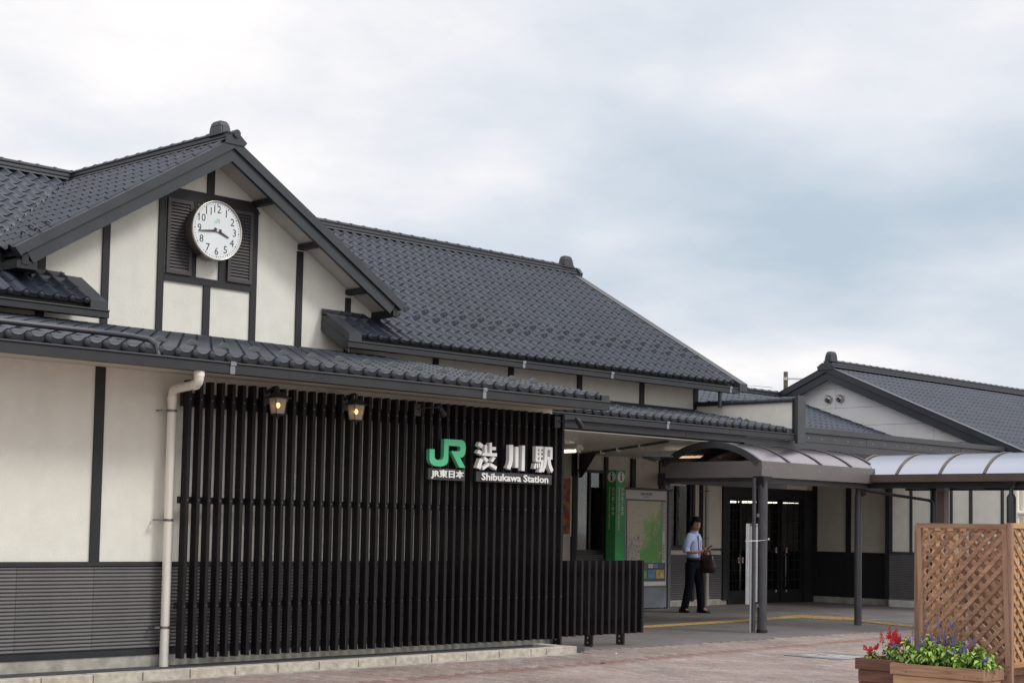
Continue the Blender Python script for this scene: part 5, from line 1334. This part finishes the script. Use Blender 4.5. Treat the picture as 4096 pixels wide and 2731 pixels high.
def clamp_lamp(x, y0, y1, label):
    t = root('ceiling_lamp', (x, (y0+y1)/2, 2.85), label, 'ceiling lamp', 'fluorescent lamps under the entrance ceiling')
    part('housing', MB().hexa([(x-.11, y0, 2.80), (x+.11, y0, 2.80), (x+.11, y1, 2.80), (x-.11, y1, 2.80)], [(x-.06, y0, 2.884), (x+.06, y0, 2.884), (x+.06, y1, 2.884), (x-.06, y1, 2.884)]), WHITE, t)
    part('tube', MB().tube([(x-.03, y0+.04, 2.775), (x-.03, y1-.04, 2.775)], .018, 10), TUBE, t)
    part('socket', MB().box(x-.06, x+.03, y0, y0+.035, 2.75, 2.799).box(x-.06, x+.03, y1-.035, y1, 2.75, 2.799), WHITE, t)
clamp_lamp(19.92, 17.95, 19.15, 'lit fluorescent ceiling lamp right beside the tall black slats')
clamp_lamp(22.35, 16.9, 18.1, 'lit fluorescent ceiling lamp partly hidden behind the arched canopy')

# edge-on white board standing behind the canopy post
WBD = root('standing_board', (19.7, 14.36, 0), 'tall narrow white board propped behind the grey canopy post', 'notice board')
part('board', B(19.84, 20.09, 14.45, 14.465, .45, 1.60), DULL, WBD)
part('frame', MB().box(19.80, 19.838, 14.43, 14.475, .42, 1.62).box(20.215, 20.24, 14.43, 14.47, 0.0, 1.42).box(19.845, 19.885, 14.40, 14.429, .0, 1.58).box(19.84, 20.09, 14.43, 14.449, 1.601, 1.62).box(20.09, 20.215, 14.45, 14.465, .45, 1.40), mat('board_white', (.66, .67, .68), .5, 12, .06), WBD)
part('tie_wire', MB().tube([(19.58, 14.33, 1.36), (19.75, 14.23, 1.365), (19.95, 14.21, 1.38), (20.055, 14.27, 1.39)], .005, 6).ball((20.06, 14.25, 1.39), .014, .014, .018), STEEL, WBD)

# utility pole behind the annex
UP = root('utility_pole', (33.15, 23.07, 0), 'brown utility pole top with steel arm behind the right-hand gable', 'pole')
part('pole', MB().tube([(33.15, 23.07, 5.45), (33.15, 23.07, 0)], [.055, .075], 14), mat('pole_wood', (.16, .13, .10), .8, 20, .2), UP)
part('band', MB().tube([(33.15, 23.07, 5.31), (33.15, 23.07, 5.24)], .068, 14), STEEL, UP)
part('arm', MB().bar((33.15, 23.0, 5.275), (33.65, 22.5, 5.27), .03, .035), STEEL, UP)
WI = single('wire', MB().tube([(27.9, 21.3, 4.66), (28.9, 20.95, 4.69), (29.6, 20.95, 4.70)], .012, 6), WHITE, 'thin pale rod lying above the low ridge left of the right-hand gable', 'rod')
# ------------------------------------------------------------------ the standing man
def skin_mesh(name, pts, edges, rad, m, parent, sub=2, rootv=0):
    me = bpy.data.meshes.new(name); me.from_pydata([Vector(p) for p in pts], edges, []); me.update()
    o = bpy.data.objects.new(name, me); COL.objects.link(o)
    md = o.modifiers.new('skin', 'SKIN'); md.use_smooth_shade = True; md.branch_smoothing = 0.6
    if not me.skin_vertices: bpy.context.view_layer.update()
    lay_ = me.skin_vertices[0].data
    for i, r in enumerate(rad):
        lay_[i].radius = r if isinstance(r, tuple) else (r, r)
        lay_[i].use_root = (i == rootv)
    sb = o.modifiers.new('sub', 'SUBSURF'); sb.levels = sub; sb.render_levels = sub
    bpy.context.view_layer.update()
    e = bpy.data.meshes.new_from_object(o.evaluated_get(bpy.context.evaluated_depsgraph_get()))
    bpy.data.objects.remove(o); bpy.data.meshes.remove(me)
    e.name = name; e.materials.clear(); e.materials.append(m)
    for p in e.polygons: p.use_smooth = True
    return link(name, e, parent)
FA = math.atan2(-.99, .10)
MAN = root('person', (23.69, 18.50, 0), 'man in light blue shirt and dark trousers looking at his phone beside the downpipe', 'person', rz=FA)
# own frame: +x ahead, +y his left, z up
LA = [(0.0, .10), (0.03, -.09)]
body_p = [(0, 0, .95), (0.0, 0, 1.12), (.005, 0, 1.28), (0, 0, 1.42), (.012, 0, 1.48), (.03, 0, 1.535),      # 0-5 pelvis..neck top
          (0, .17, 1.385), (-.035, .205, 1.12), (.17, .15, 1.085), (.25, .07, 1.13),                              # 6-9 left arm
          (0, -.17, 1.385), (-.04, -.215, 1.12), (.15, -.155, 1.10), (.25, -.045, 1.155),                         # 10-13 right arm
          (0.0, .095, .86), (.08, .105, .50), (.11, .12, .09), (0.22, .13, .035),                               # 14-17 left leg
          (0.0, -.095, .86), (-.01, -.115, .50), (-.12, -.13, .09), (-.02, -.15, .035)]                             # 18-21 right leg
body_e = [(0, 1), (1, 2), (2, 3), (3, 4), (4, 5), (3, 6), (6, 7), (7, 8), (8, 9), (3, 10), (10, 11), (11, 12), (12, 13), (0, 14), (14, 15), (15, 16), (16, 17), (0, 18), (18, 19), (19, 20), (20, 21)]
body_r = [(.08, .09), (.075, .09), (.08, .10), (.06, .09), .05, .048, .055, .040, .030, .022, .055, .040, .030, .022, .08, .055, .036, .03, .08, .055, .036, .03]
bo = skin_mesh('body', body_p, body_e, body_r, SKIN, MAN)
# head: sculpted from a ball with jaw, brow and nose; turned slightly down
hm = MB(); nu, nv = 20, 16
vs_ = []
for j in range(nv+1):
    ph = PI*j/nv
    for i in range(nu):
        th = 2*PI*i/nu
        x, y, z = math.sin(ph)*math.cos(th), math.sin(ph)*math.sin(th), math.cos(ph)
        X_, Y_, Z_ = x*.096, y*.076, z*.118
        if z < 0: Y_ *= 1-.30*(-z)**1.3; X_ = X_*(1-.25*(-z)) + .018*(-z)*(1 if x > 0 else .1)
        if x > .8 and abs(y) < .22 and -.35 < z < .1: X_ += .017*(1-abs(y)/.22)*(1-abs(z+.14)/.26)
        if x > .75 and abs(z-.12) < .13 and .15 < abs(y) < .6: X_ -= .006
        if x > .7 and abs(z+.52) < .09 and abs(y) < .35: X_ += .005
        vs_.append((X_, Y_, Z_))
f_ = []
for j in range(nv):
    for i in range(nu): f_.append((j*nu+i, (j+1)*nu+i, (j+1)*nu+(i+1) % nu, j*nu+(i+1) % nu))
hm.add(vs_, f_, True)
HT = Matrix.Translation((.045, 0, 1.605)) @ Matrix.Rotation(math.radians(-14), 4, 'Z') @ Matrix.Rotation(math.radians(16), 4, 'Y')
hd = part('head', hm.xf(HT), SKIN, MAN, w=False)
part('ear', MB().ball((-.005, .078, -.005), .018, .008, .03, 8, 6).ball((-.005, -.078, -.005), .018, .008, .03, 8, 6).xf(HT), SKIN, hd, w=False)
part('eye', MB().ball((.083, .030, .012), .008, .012, .006, 8, 6).ball((.083, -.030, .012), .008, .012, .006, 8, 6).xf(HT), BLACK, hd, w=False)
part('eyebrow', MB().bar((.090, .012, .030), (.078, .048, .033), .006, .006).bar((.090, -.012, .030), (.078, -.048, .033), .006, .006).xf(HT), HAIR, hd, w=False)
part('mouth', MB().bar((.098, .02, -.060), (.098, -.02, -.060), .006, .007).xf(HT), mat('lips', (.22, .08, .06), .5, 10, .05), hd, w=False)
# hair: short, tousled, combed up
hb = MB(); vs2 = []; nu, nv = 26, 12
rnd = random.Random(3)
for j in range(nv+1):
    ph = PI*.60*j/nv
    for i in range(nu):
        th = 2*PI*i/nu
        x, y, z = math.sin(ph)*math.cos(th), math.sin(ph)*math.sin(th), math.cos(ph)
        lim = 1.0
        if math.cos(th) > .35 and ph > 1.02: ph2 = 1.02
        else: ph2 = ph
        x, y, z = math.sin(ph2)*math.cos(th), math.sin(ph2)*math.sin(th), math.cos(ph2)
        k = 1+rnd.uniform(0, .10)+(.09 if z > .5 else 0)
        vs2.append((x*.108*k-.006, y*.088*k, z*.132*k+.006))
f2 = []
for j in range(nv):
    for i in range(nu): f2.append((j*nu+i, (j+1)*nu+i, (j+1)*nu+(i+1) % nu, j*nu+(i+1) % nu))
hb.add(vs2, f2, True)
part('hair', hb.xf(HT), HAIR, MAN, w=False)
for s, e in ((1, 9), (-1, 13)):
    w = Vector(body_p[e])
    # hand: palm and five fingers closed round the phone
    P_ = [w, w+Vector((.045, -s*.022, .015))]; E_ = [(0, 1)]; R_ = [.023, (.026, .018)]
    hand_o = None
    for k in range(4):
        b = w+Vector((.06+.004*k, -s*.018-s*.006, .030-.017*k+.004)); i0 = len(P_)
        l = (.034, .038, .035, .027)[k]
        P_ += [b, b+Vector((l*.9, -s*.008, .010)), b+Vector((l*1.2, -s*(.008+l*.5), .012))]
        E_ += [(1, i0), (i0, i0+1), (i0+1, i0+2)]; R_ += [.0095, .0088, .0078]
    i0 = len(P_); P_ += [w+Vector((.035, -s*.03, .034)), w+Vector((.065, -s*.045, .046))]; E_ += [(0, i0), (i0, i0+1)]; R_ += [.011, .009]
    skin_mesh('hand', P_, E_, R_, SKIN, bo, sub=1)
# shirt with rolled sleeves
sp = [(0, 0, .94), (.0, 0, 1.10), (.005, 0, 1.28), (0, 0, 1.395), (.01, 0, 1.462), (0, .175, 1.385), (-.03, .205, 1.16), (0, -.175, 1.385), (-.035, -.215, 1.16), (-.02, .208, 1.125), (-.022, -.218, 1.125)]
se = [(0, 1), (1, 2), (2, 3), (3, 4), (3, 5), (5, 6), (6, 9), (3, 7), (7, 8), (8, 10)]
sr = [(.125, .155), (.125, .152), (.132, .172), (.112, .170), (.070, .078), .092, .074, .092, .074, .070, .070]
sh = skin_mesh('shirt', sp, se, sr, SHIRT, MAN)
part('sleeve_cuff', MB().tube([(-.022, .206, 1.165), (.0, .208, 1.105)], .064, 14).tube([(-.027, -.216, 1.165), (-.005, -.218, 1.105)], .064, 14), SHIRT, sh, w=False)
part('collar', MB().tube([(.002, 0, 1.40), (.008, 0, 1.455), (.018, 0, 1.505)], [.10, .078, .062], 18, cap=False), SHIRT, sh, w=False)
part('shirt_tail', MB().tube([(0, 0, .955), (0, 0, 1.0), (0, 0, 1.08), (0, 0, 1.14)], [.105, .118, .116, .10], 24).xf(Matrix.Diagonal((1.0, 1.22, 1, 1))), SHIRT, sh, w=False)
part('placket', MB().bar((.100, 0, 1.42), (.125, 0, 1.05), .02, .012, up=(1, 0, 0)), mat('placket_dark', (.12, .13, .20), .8, 10, .1), sh, w=False)
tp2 = [(0, 0, 1.02), (0.0, .095, .84), (.08, .105, .50), (.11, .12, .0), (0.0, -.095, .84), (-.01, -.115, .50), (-.12, -.13, .0)]
skin_mesh('trousers', tp2, [(0, 1), (1, 2), (2, 3), (0, 4), (4, 5), (5, 6)], [(.128, .158), (.108, .106), .084, .072, (.108, .106), .084, .072], TROUSER, MAN)
part('waistband', MB().tube([(0, 0, .80), (0, 0, .88), (0, 0, .965), (0, 0, .985)], [.108, .118, .112, .112], 24).xf(Matrix.Diagonal((1.0, 1.25, 1, 1))), TROUSER, MAN, w=False)
part('belt', MB().tube([(0, 0, .985), (0, 0, 1.02)], .001, 6).add([(.132*math.cos(2*PI*i/20), .162*math.sin(2*PI*i/20), z) for z in (.97, 1.005) for i in range(20)], [(i, (i+1) % 20, 20+(i+1) % 20, 20+i) for i in range(20)]), SHOE, MAN, w=False)
part('belt_buckle', MB().box(.130, .138, -.018, .018, .97, 1.005), STEEL, MAN, w=False)
for (x, y, a) in ((.11, .125, .12), (-.12, -.135, -.25)):
    mb = MB()
    sec = [(-.085, .036, .085), (-.04, .045, .105), (.03, .045, .085), (.10, .048, .048), (.155, .042, .034), (.178, .020, .020)]
    k = 10; vs3 = []
    for (sx3, hw, hh) in sec:
        for i in range(k):
            t = 2*PI*i/k; vs3.append((sx3, hw*math.cos(t), max(.002, hh*.5+hh*.55*math.sin(t))))
    ff = [(i*k+j, i*k+(j+1) % k, (i+1)*k+(j+1) % k, (i+1)*k+j) for i in range(len(sec)-1) for j in range(k)]
    mb.add(vs3, ff+[tuple(range(k-1, -1, -1)), tuple(range(len(vs3)-k, len(vs3)))], True)
    part('shoe', mb.xf(Matrix.Translation((x, y, 0)) @ Matrix.Rotation(a, 4, 'Z')), SHOE, MAN, w=False, fixn=True)
MM = Matrix.Translation(MAN.location) @ Matrix.Rotation(FA, 4, 'Z')
pc = MM @ Vector((.335, 0.0, 1.195))
PH = root('phone', pc, 'dark phone held in front of him by the man in the blue shirt', 'phone', rz=FA)
PH.rotation_euler = (0, math.radians(-35), FA)
part('handset', MB().box(-.07, .07, -.035, .035, -.004, .004), BLACK, PH, w=False, bev=.002)
part('screen', MB().box(-.062, .062, -.031, .031, .0041, .005), mat('phone_glass', (.02, .022, .03), .1, 3, .1), PH, w=False)
bc = MM @ Vector((.20, .155, .80))
BG_ = root('handbag', bc, 'dark maroon leather bag hanging from the forearm of the standing man', 'bag', rz=FA+.1)
mb = MB()
prof = [(-.06, .165, .060), (-.04, .185, .075), (.08, .172, .070), (.20, .130, .046), (.27, .105, .018)]
k = 14; vv = []
for (z, a, b) in prof:
    for i in range(k):
        t = 2*PI*i/k; c_, s_ = math.cos(t), math.sin(t)
        vv.append((a*math.copysign(abs(c_)**.6, c_)+.015*math.sin(z*30), b*math.copysign(abs(s_)**.7, s_), z-.01))
ff = [(i*k+j, i*k+(j+1) % k, (i+1)*k+(j+1) % k, (i+1)*k+j) for i in range(len(prof)-1) for j in range(k)]
mb.add(vv, ff+[tuple(range(k-1, -1, -1)), tuple(range(len(vv)-k, len(vv)))], True)
part('bag_body', mb, BAGM, BG_, w=False, fixn=True)
for sy3 in (-.022, .022):
    part('handle', MB().tube([(-.075, sy3, .24), (-.055, sy3*.8, .32), (-.015, sy3*.4, .375), (.02, sy3*.4, .375), (.055, sy3*.8, .32), (.075, sy3, .24)], .008, 8), BAGM, BG_, w=False)

# ------------------------------------------------------------------ planters and trellis
def planter(x0, x1, y0, y1, zt, label, rim_m, low_m, proud=.02, rimh=.095):
    t = root('planter_box', ((x0+x1)/2, (y0+y1)/2, 0), label, 'planter', 'timber planters on the plaza')
    th = .028
    part('rim_board', B(x0, x0+th, y0, y1, zt-rimh, zt), rim_m, t, bev=.003)
    part('rim_board', B(x1-th, x1, y0, y1, zt-rimh, zt), rim_m, t, bev=.003)
    part('rim_board', B(x0+th+.001, x1-th-.001, y0+.001, y0+th, zt-rimh-.001, zt-.001), rim_m, t, bev=.003)
    part('rim_board', B(x0+th+.001, x1-th-.001, y1-th, y1-.001, zt-rimh-.001, zt-.001), rim_m, t, bev=.003)
    n = 3; h = (zt-rimh-.03)/n
    for i in range(n):
        z0 = .03+i*h; z1 = z0+h-.004; p = proud+(.003 if i % 2 else 0)
        part('side_board', B(x0+p, x0+p+.02, y0+p, y1-p, z0, z1), low_m, t, bev=.002)
        part('side_board', B(x1-p-.02, x1-p, y0+p, y1-p, z0, z1), low_m, t, bev=.002)
        part('side_board', B(x0+p+.021, x1-p-.021, y0+p, y0+p+.02, z0, z1), low_m, t, bev=.002)
        part('side_board', B(x0+p+.021, x1-p-.021, y1-p-.02, y1-p, z0, z1), low_m, t, bev=.002)
    mb = MB(); nx = 10; ny = 12
    vs4 = [(x0+th+(x1-x0-2*th)*i/nx, y0+th+(y1-y0-2*th)*j/ny, zt-.045+random.uniform(-.008, .012)) for j in range(ny+1) for i in range(nx+1)]
    part('soil', mb.add(vs4, [(j*(nx+1)+i, j*(nx+1)+i+1, (j+1)*(nx+1)+i+1, (j+1)*(nx+1)+i) for j in range(ny) for i in range(nx)]), SOIL, t)
    part('foot', MB().box(x0+.05, x0+.1, y0+.05, y1-.05, 0, .029).box(x1-.1, x1-.05, y0+.05, y1-.05, 0, .029), low_m, t)
    for yy in (y0+.05, y0+.17, y1-.15, y1-.04):
        part('screw', MB().tube([(x0-.0005, yy, zt-.07), (x0-.002, yy, zt-.07)], .004, 6), BLACK, t)
    return t
planter(12.0, 12.34, 6.43, 7.285, .43, 'front planter of pale pine boards filled with green salvia, nearest the camera', WOOD_D, WOOD_P)
planter(12.12, 12.95, 7.31, 7.70, .437, 'dark brown planter with red salvia, left of and behind the pale planter', WOOD_B, WOOD_B)
planter(12.45, 13.45, 6.52, 6.93, .44, 'brown planter under the orange trellis at the right edge', WOOD_D, WOOD_B)

SLT = .0085
def trellis(ax, c, a0, a1, z0, z1, label, fm, sm, posts=(True, True), shear=0, first=1):
    """ax 'x': panel in the plane x=c, from y=a0 (image left) to y=a1; ax 'y': plane y=c from x=a0 to x=a1"""
    sgn = 1 if a1 > a0 else -1; W_ = abs(a1-a0); H_ = z1-z0
    bx_ = (c, a0, 0) if ax == 'x' else (a0, c, 0)
    t = root('trellis_panel', bx_, label, 'trellis', 'trellis panels around the planters')
    fr = .042
    def P(u, z, dpt):       # u along the panel, depth towards the back
        u2 = a0+sgn*(u+shear*(z1-z))
        return (c+dpt, u2, z) if ax == 'x' else (u2, c+dpt, z)
    def bar4(poly, d0, d1, m, nm, parent=t):
        mb = MB().hexa([P(u, z, d0) for u, z in poly], [P(u, z, d1) for u, z in poly])
        return part(nm, mb, m, parent, fixn=True)
    bar4([(0, z1-fr), (W_, z1-fr), (W_, z1), (0, z1)], -.022, .022, fm, 'top_rail')
    bar4([(0, z0), (W_, z0), (W_, z0+fr), (0, z0+fr)], -.021, .021, fm, 'bottom_rail')
    if posts[0]: bar4([(0, .0 if posts[0] == 2 else z0+fr+.001), (fr, .0 if posts[0] == 2 else z0+fr+.001), (fr, z1-fr-.001), (0, z1-fr-.001)], -.0225, .0225, WOOD_Z, 'stile')
    if posts[1]: bar4([(W_-fr, z0+fr+.001), (W_, z0+fr+.001), (W_, z1-fr-.001), (W_-fr, z1-fr-.001)], -.0225, .0225, WOOD_Z, 'stile')
    u0, u1, v0, v1 = fr*.8, W_-fr*.8, z0+fr*.9, z1-fr*.9
    p_ = .118; w = .034*1.414/2
    for layer, sg in ((0, first), (1, -first)):
        d0, d1 = ((-.0095, -.0008) if layer == 0 else (.0008, .0095))
        k = -int((v1-v0)/p_)-2
        while True:
            ub = u0+k*p_+(.03 if layer else .055)
            if ub > u1+.1: break
            # line u = ub + (z-v0) for sg=1 ; mirrored for sg=-1
            pts = []
            poly = [(ub-w, v0), (ub+w, v0), (ub+w+(v1-v0), v1), (ub-w+(v1-v0), v1)]
            def clipu(poly, lim, keep_less):
                out_ = []
                for i in range(len(poly)):
                    a, b = poly[i], poly[(i+1) % len(poly)]
                    ina = (a[0] <= lim) == keep_less or a[0] == lim; inb = (b[0] <= lim) == keep_less or b[0] == lim
                    if ina: out_.append(a)
                    if ina != inb:
                        tt_ = (lim-a[0])/(b[0]-a[0]); out_.append((lim, a[1]+tt_*(b[1]-a[1])))
                return out_
            poly = clipu(poly, u1, True)
            if len(poly) > 2: poly = clipu(poly, u0, False)
            if len(poly) > 2:
                if sg < 0: poly = [(u0+u1-u, z) for u, z in poly]
                bar4(poly, d0, d1, sm, 'slat')
            k += 1
    return t
trellis('x', 12.40, 7.26, 6.43, .40, 1.60, 'reddish lattice trellis facing the camera behind the pale planter', WOOD_D, WOOD_D, (True, 2), shear=.03)
trellis('y', 6.45, 12.43, 13.27, .42, 1.61, 'sunlit orange lattice trellis at the right edge of the picture', SUNLIT_W, SUNLIT_W, (True, True), first=-1)
trellis('y', 7.285, 12.43, 13.23, .42, 1.58, 'lattice trellis tinted sunlit orange, seen through the left half of the front trellis', SUNLIT_W, SUNLIT_W, (True, True))
trellis('x', 13.27, 7.24, 6.49, .42, 1.58, 'dark red lattice trellis seen through the right half of the front trellis', WOOD_D, WOOD_D, (True, True), first=-1)
part('corner_post', B(12.385, 12.425, 6.385, 6.427, 0, 1.61), WOOD_Z, bpy.data.objects['trellis_panel'])

# ------------------------------------------------------------------ flowers
def leaf_mesh(m):
    mb = MB(); L_, Wd = 1.0, .27
    rows = [(0, .02), (.2, .75), (.45, 1.0), (.75, .62), (1.0, 0.02)]
    vs5 = []
    for (t, w) in rows:
        z = -.28*t*t+.05*math.sin(t*3)
        vs5 += [(t*L_, -Wd*w, z+.05*w), (t*L_, 0, z), (t*L_, Wd*w, z+.05*w)]
    f5 = []
    for i in range(4):
        for k in range(2): f5.append((i*3+k, (i+1)*3+k, (i+1)*3+k+1, i*3+k+1))
    return mb.add(vs5, f5, True)
leafmb = leaf_mesh(LEAF); leaf_me = leafmb.mesh('leaf', LEAF)
at = leaf_me.attributes.new('tone', 'FLOAT', 'FACE'); at.data.foreach_set('value', [0.0]*len(leafmb.f))
def blossoms(mb, p, top, rnd, n, sz):
    for i in range(n):
        t = i/max(1, n-1); c = Vector(p).lerp(Vector(top), .15+.85*t)
        a = rnd.uniform(0, 2*PI); rr = sz*(1.6-.9*t)
        for k in range(4):
            b = a+k*PI/2+rnd.uniform(-.6, .6); q_ = c+Vector((math.cos(b)*rr, math.sin(b)*rr, rnd.uniform(-.3, .3)*sz))
            s1 = sz*(.75-.3*t)
            mb.add([q_+Vector((s1, 0, 0)), q_+Vector((-s1*.6, s1, 0)), q_+Vector((-s1*.6, -s1, 0)), q_+Vector((math.cos(b)*s1*.4, math.sin(b)*s1*.4, s1*1.2)), q_-Vector((0, 0, s1))],
                   [(0, 1, 3), (1, 2, 3), (2, 0, 3), (1, 0, 4), (2, 1, 4), (0, 2, 4)])
def salvia(x, y, z, h, spread, nst, label, petal, nsp, sph, psz, seed, group, leafs=.055, dens=7):
    rnd = random.Random(seed)
    t = root('salvia_plant', (x, y, z), label, 'flowering plant', group)
    st = MB(); tops = []
    for s_ in range(nst):
        a = 2*PI*s_/nst+rnd.uniform(-.5, .5); r_ = spread*math.sqrt(rnd.uniform(.02, 1)); hh = h*(1-.45*(r_/spread)**2)*rnd.uniform(.85, 1.1)
        top = Vector((math.cos(a)*r_, math.sin(a)*r_, hh)); mid = Vector((top.x*.35, top.y*.35, hh*.5))
        st.tube([(0, 0, 0), mid, top], .0028, 5, cap=False); tops.append((mid, top, a))
        for k in range(dens):
            f = (k+.6)/dens; c = mid.lerp(top, f) if f > .3 else Vector((0, 0, 0)).lerp(mid, f/.3*.9+.1)
            for q_ in range(2):
                b = rnd.uniform(0, 2*PI); sc = leafs*rnd.uniform(.7, 1.15)*(1.0-.25*f)
                o = link('leaf', leaf_me, t, c)
                o.rotation_euler = (rnd.uniform(-.35, .35), rnd.uniform(-.15, .85), b); o.scale = (sc, sc*rnd.uniform(.85, 1.1), sc)
    for i in range(nsp):
        mid, top, a = tops[rnd.randrange(len(tops))]
        e_ = top+Vector((rnd.uniform(-.03, .03), rnd.uniform(-.03, .03), sph*rnd.uniform(.6, 1.15)))
        st.tube([top, e_], .0018, 4, cap=False)
        mb = MB(); blossoms(mb, top.lerp(e_, .25), e_, rnd, 8, psz); part('flower_spike', mb, petal, t, w=False)
    part('stems', st, STEM, t, w=False)
    return t
G1 = 'violet salvias in the pale planter'
places = [(12.15, 7.17, 'leftmost green salvia with violet spikes in the pale planter', .20, 3, .15), (12.21, 7.03, 'green salvia with the tallest violet spike, second from the left in the pale planter', .24, 6, .22),
          (12.12, 6.93, 'leafy front salvia third from the left in the pale planter', .20, 3, .14), (12.22, 6.82, 'green salvia with violet spikes in the middle of the pale planter', .25, 5, .15),
          (12.13, 6.70, 'leafy front salvia right of the middle of the pale planter', .19, 3, .13), (12.22, 6.60, 'green salvia with a few violet spikes near the right end of the pale planter', .19, 3, .13), (12.14, 6.50, 'low green salvia at the right-hand end of the pale planter', .13, 1, .08)]
for i, (x, y, lb, h, ns, sp_h) in enumerate(places):
    salvia(x, y, .375, h*1.25, .15 if i != 6 else .11, 13, lb, PURPLE, ns+1, sp_h*.8, .0066, 20+i, G1, leafs=.074, dens=9)
G2 = 'red salvias in the dark planter'
for i, (x, y, lb, h, ns, sp_h) in enumerate([(12.24, 7.60, 'small red salvia at the left end of the dark planter', .10, 3, .07), (12.34, 7.47, 'red salvia with the tallest bloom in the dark planter', .16, 5, .17), (12.26, 7.38, 'red salvia beside the pale planter with violet spikes behind it', .15, 6, .13)]):
    t = salvia(x, y, .385, h*1.2, .09 if i else .06, 7, lb, RED, ns+2, sp_h*.8, .0105, 40+i, G2, leafs=.065, dens=5)
salvia(12.42, 7.40, .385, .16, .07, 5, 'violet salvia growing behind the red ones in the dark planter', PURPLE, 4, .14, .0085, 51, None, leafs=.045, dens=5)
# litter on the paving
single('litter', MB().box(14.98, 15.0, 12.86, 12.88, 0.0, .012), WHITE, 'tiny white scrap of litter on the bricks by the kerb end', 'litter')
single('dead_leaf', MB().add([(13.75, 12.03, .003), (13.80, 12.0, .012), (13.84, 12.04, .004), (13.79, 12.06, .010)], [(0, 1, 2), (0, 2, 3)]), SOIL, 'dark curled dead leaf on the red brick course', 'leaf')
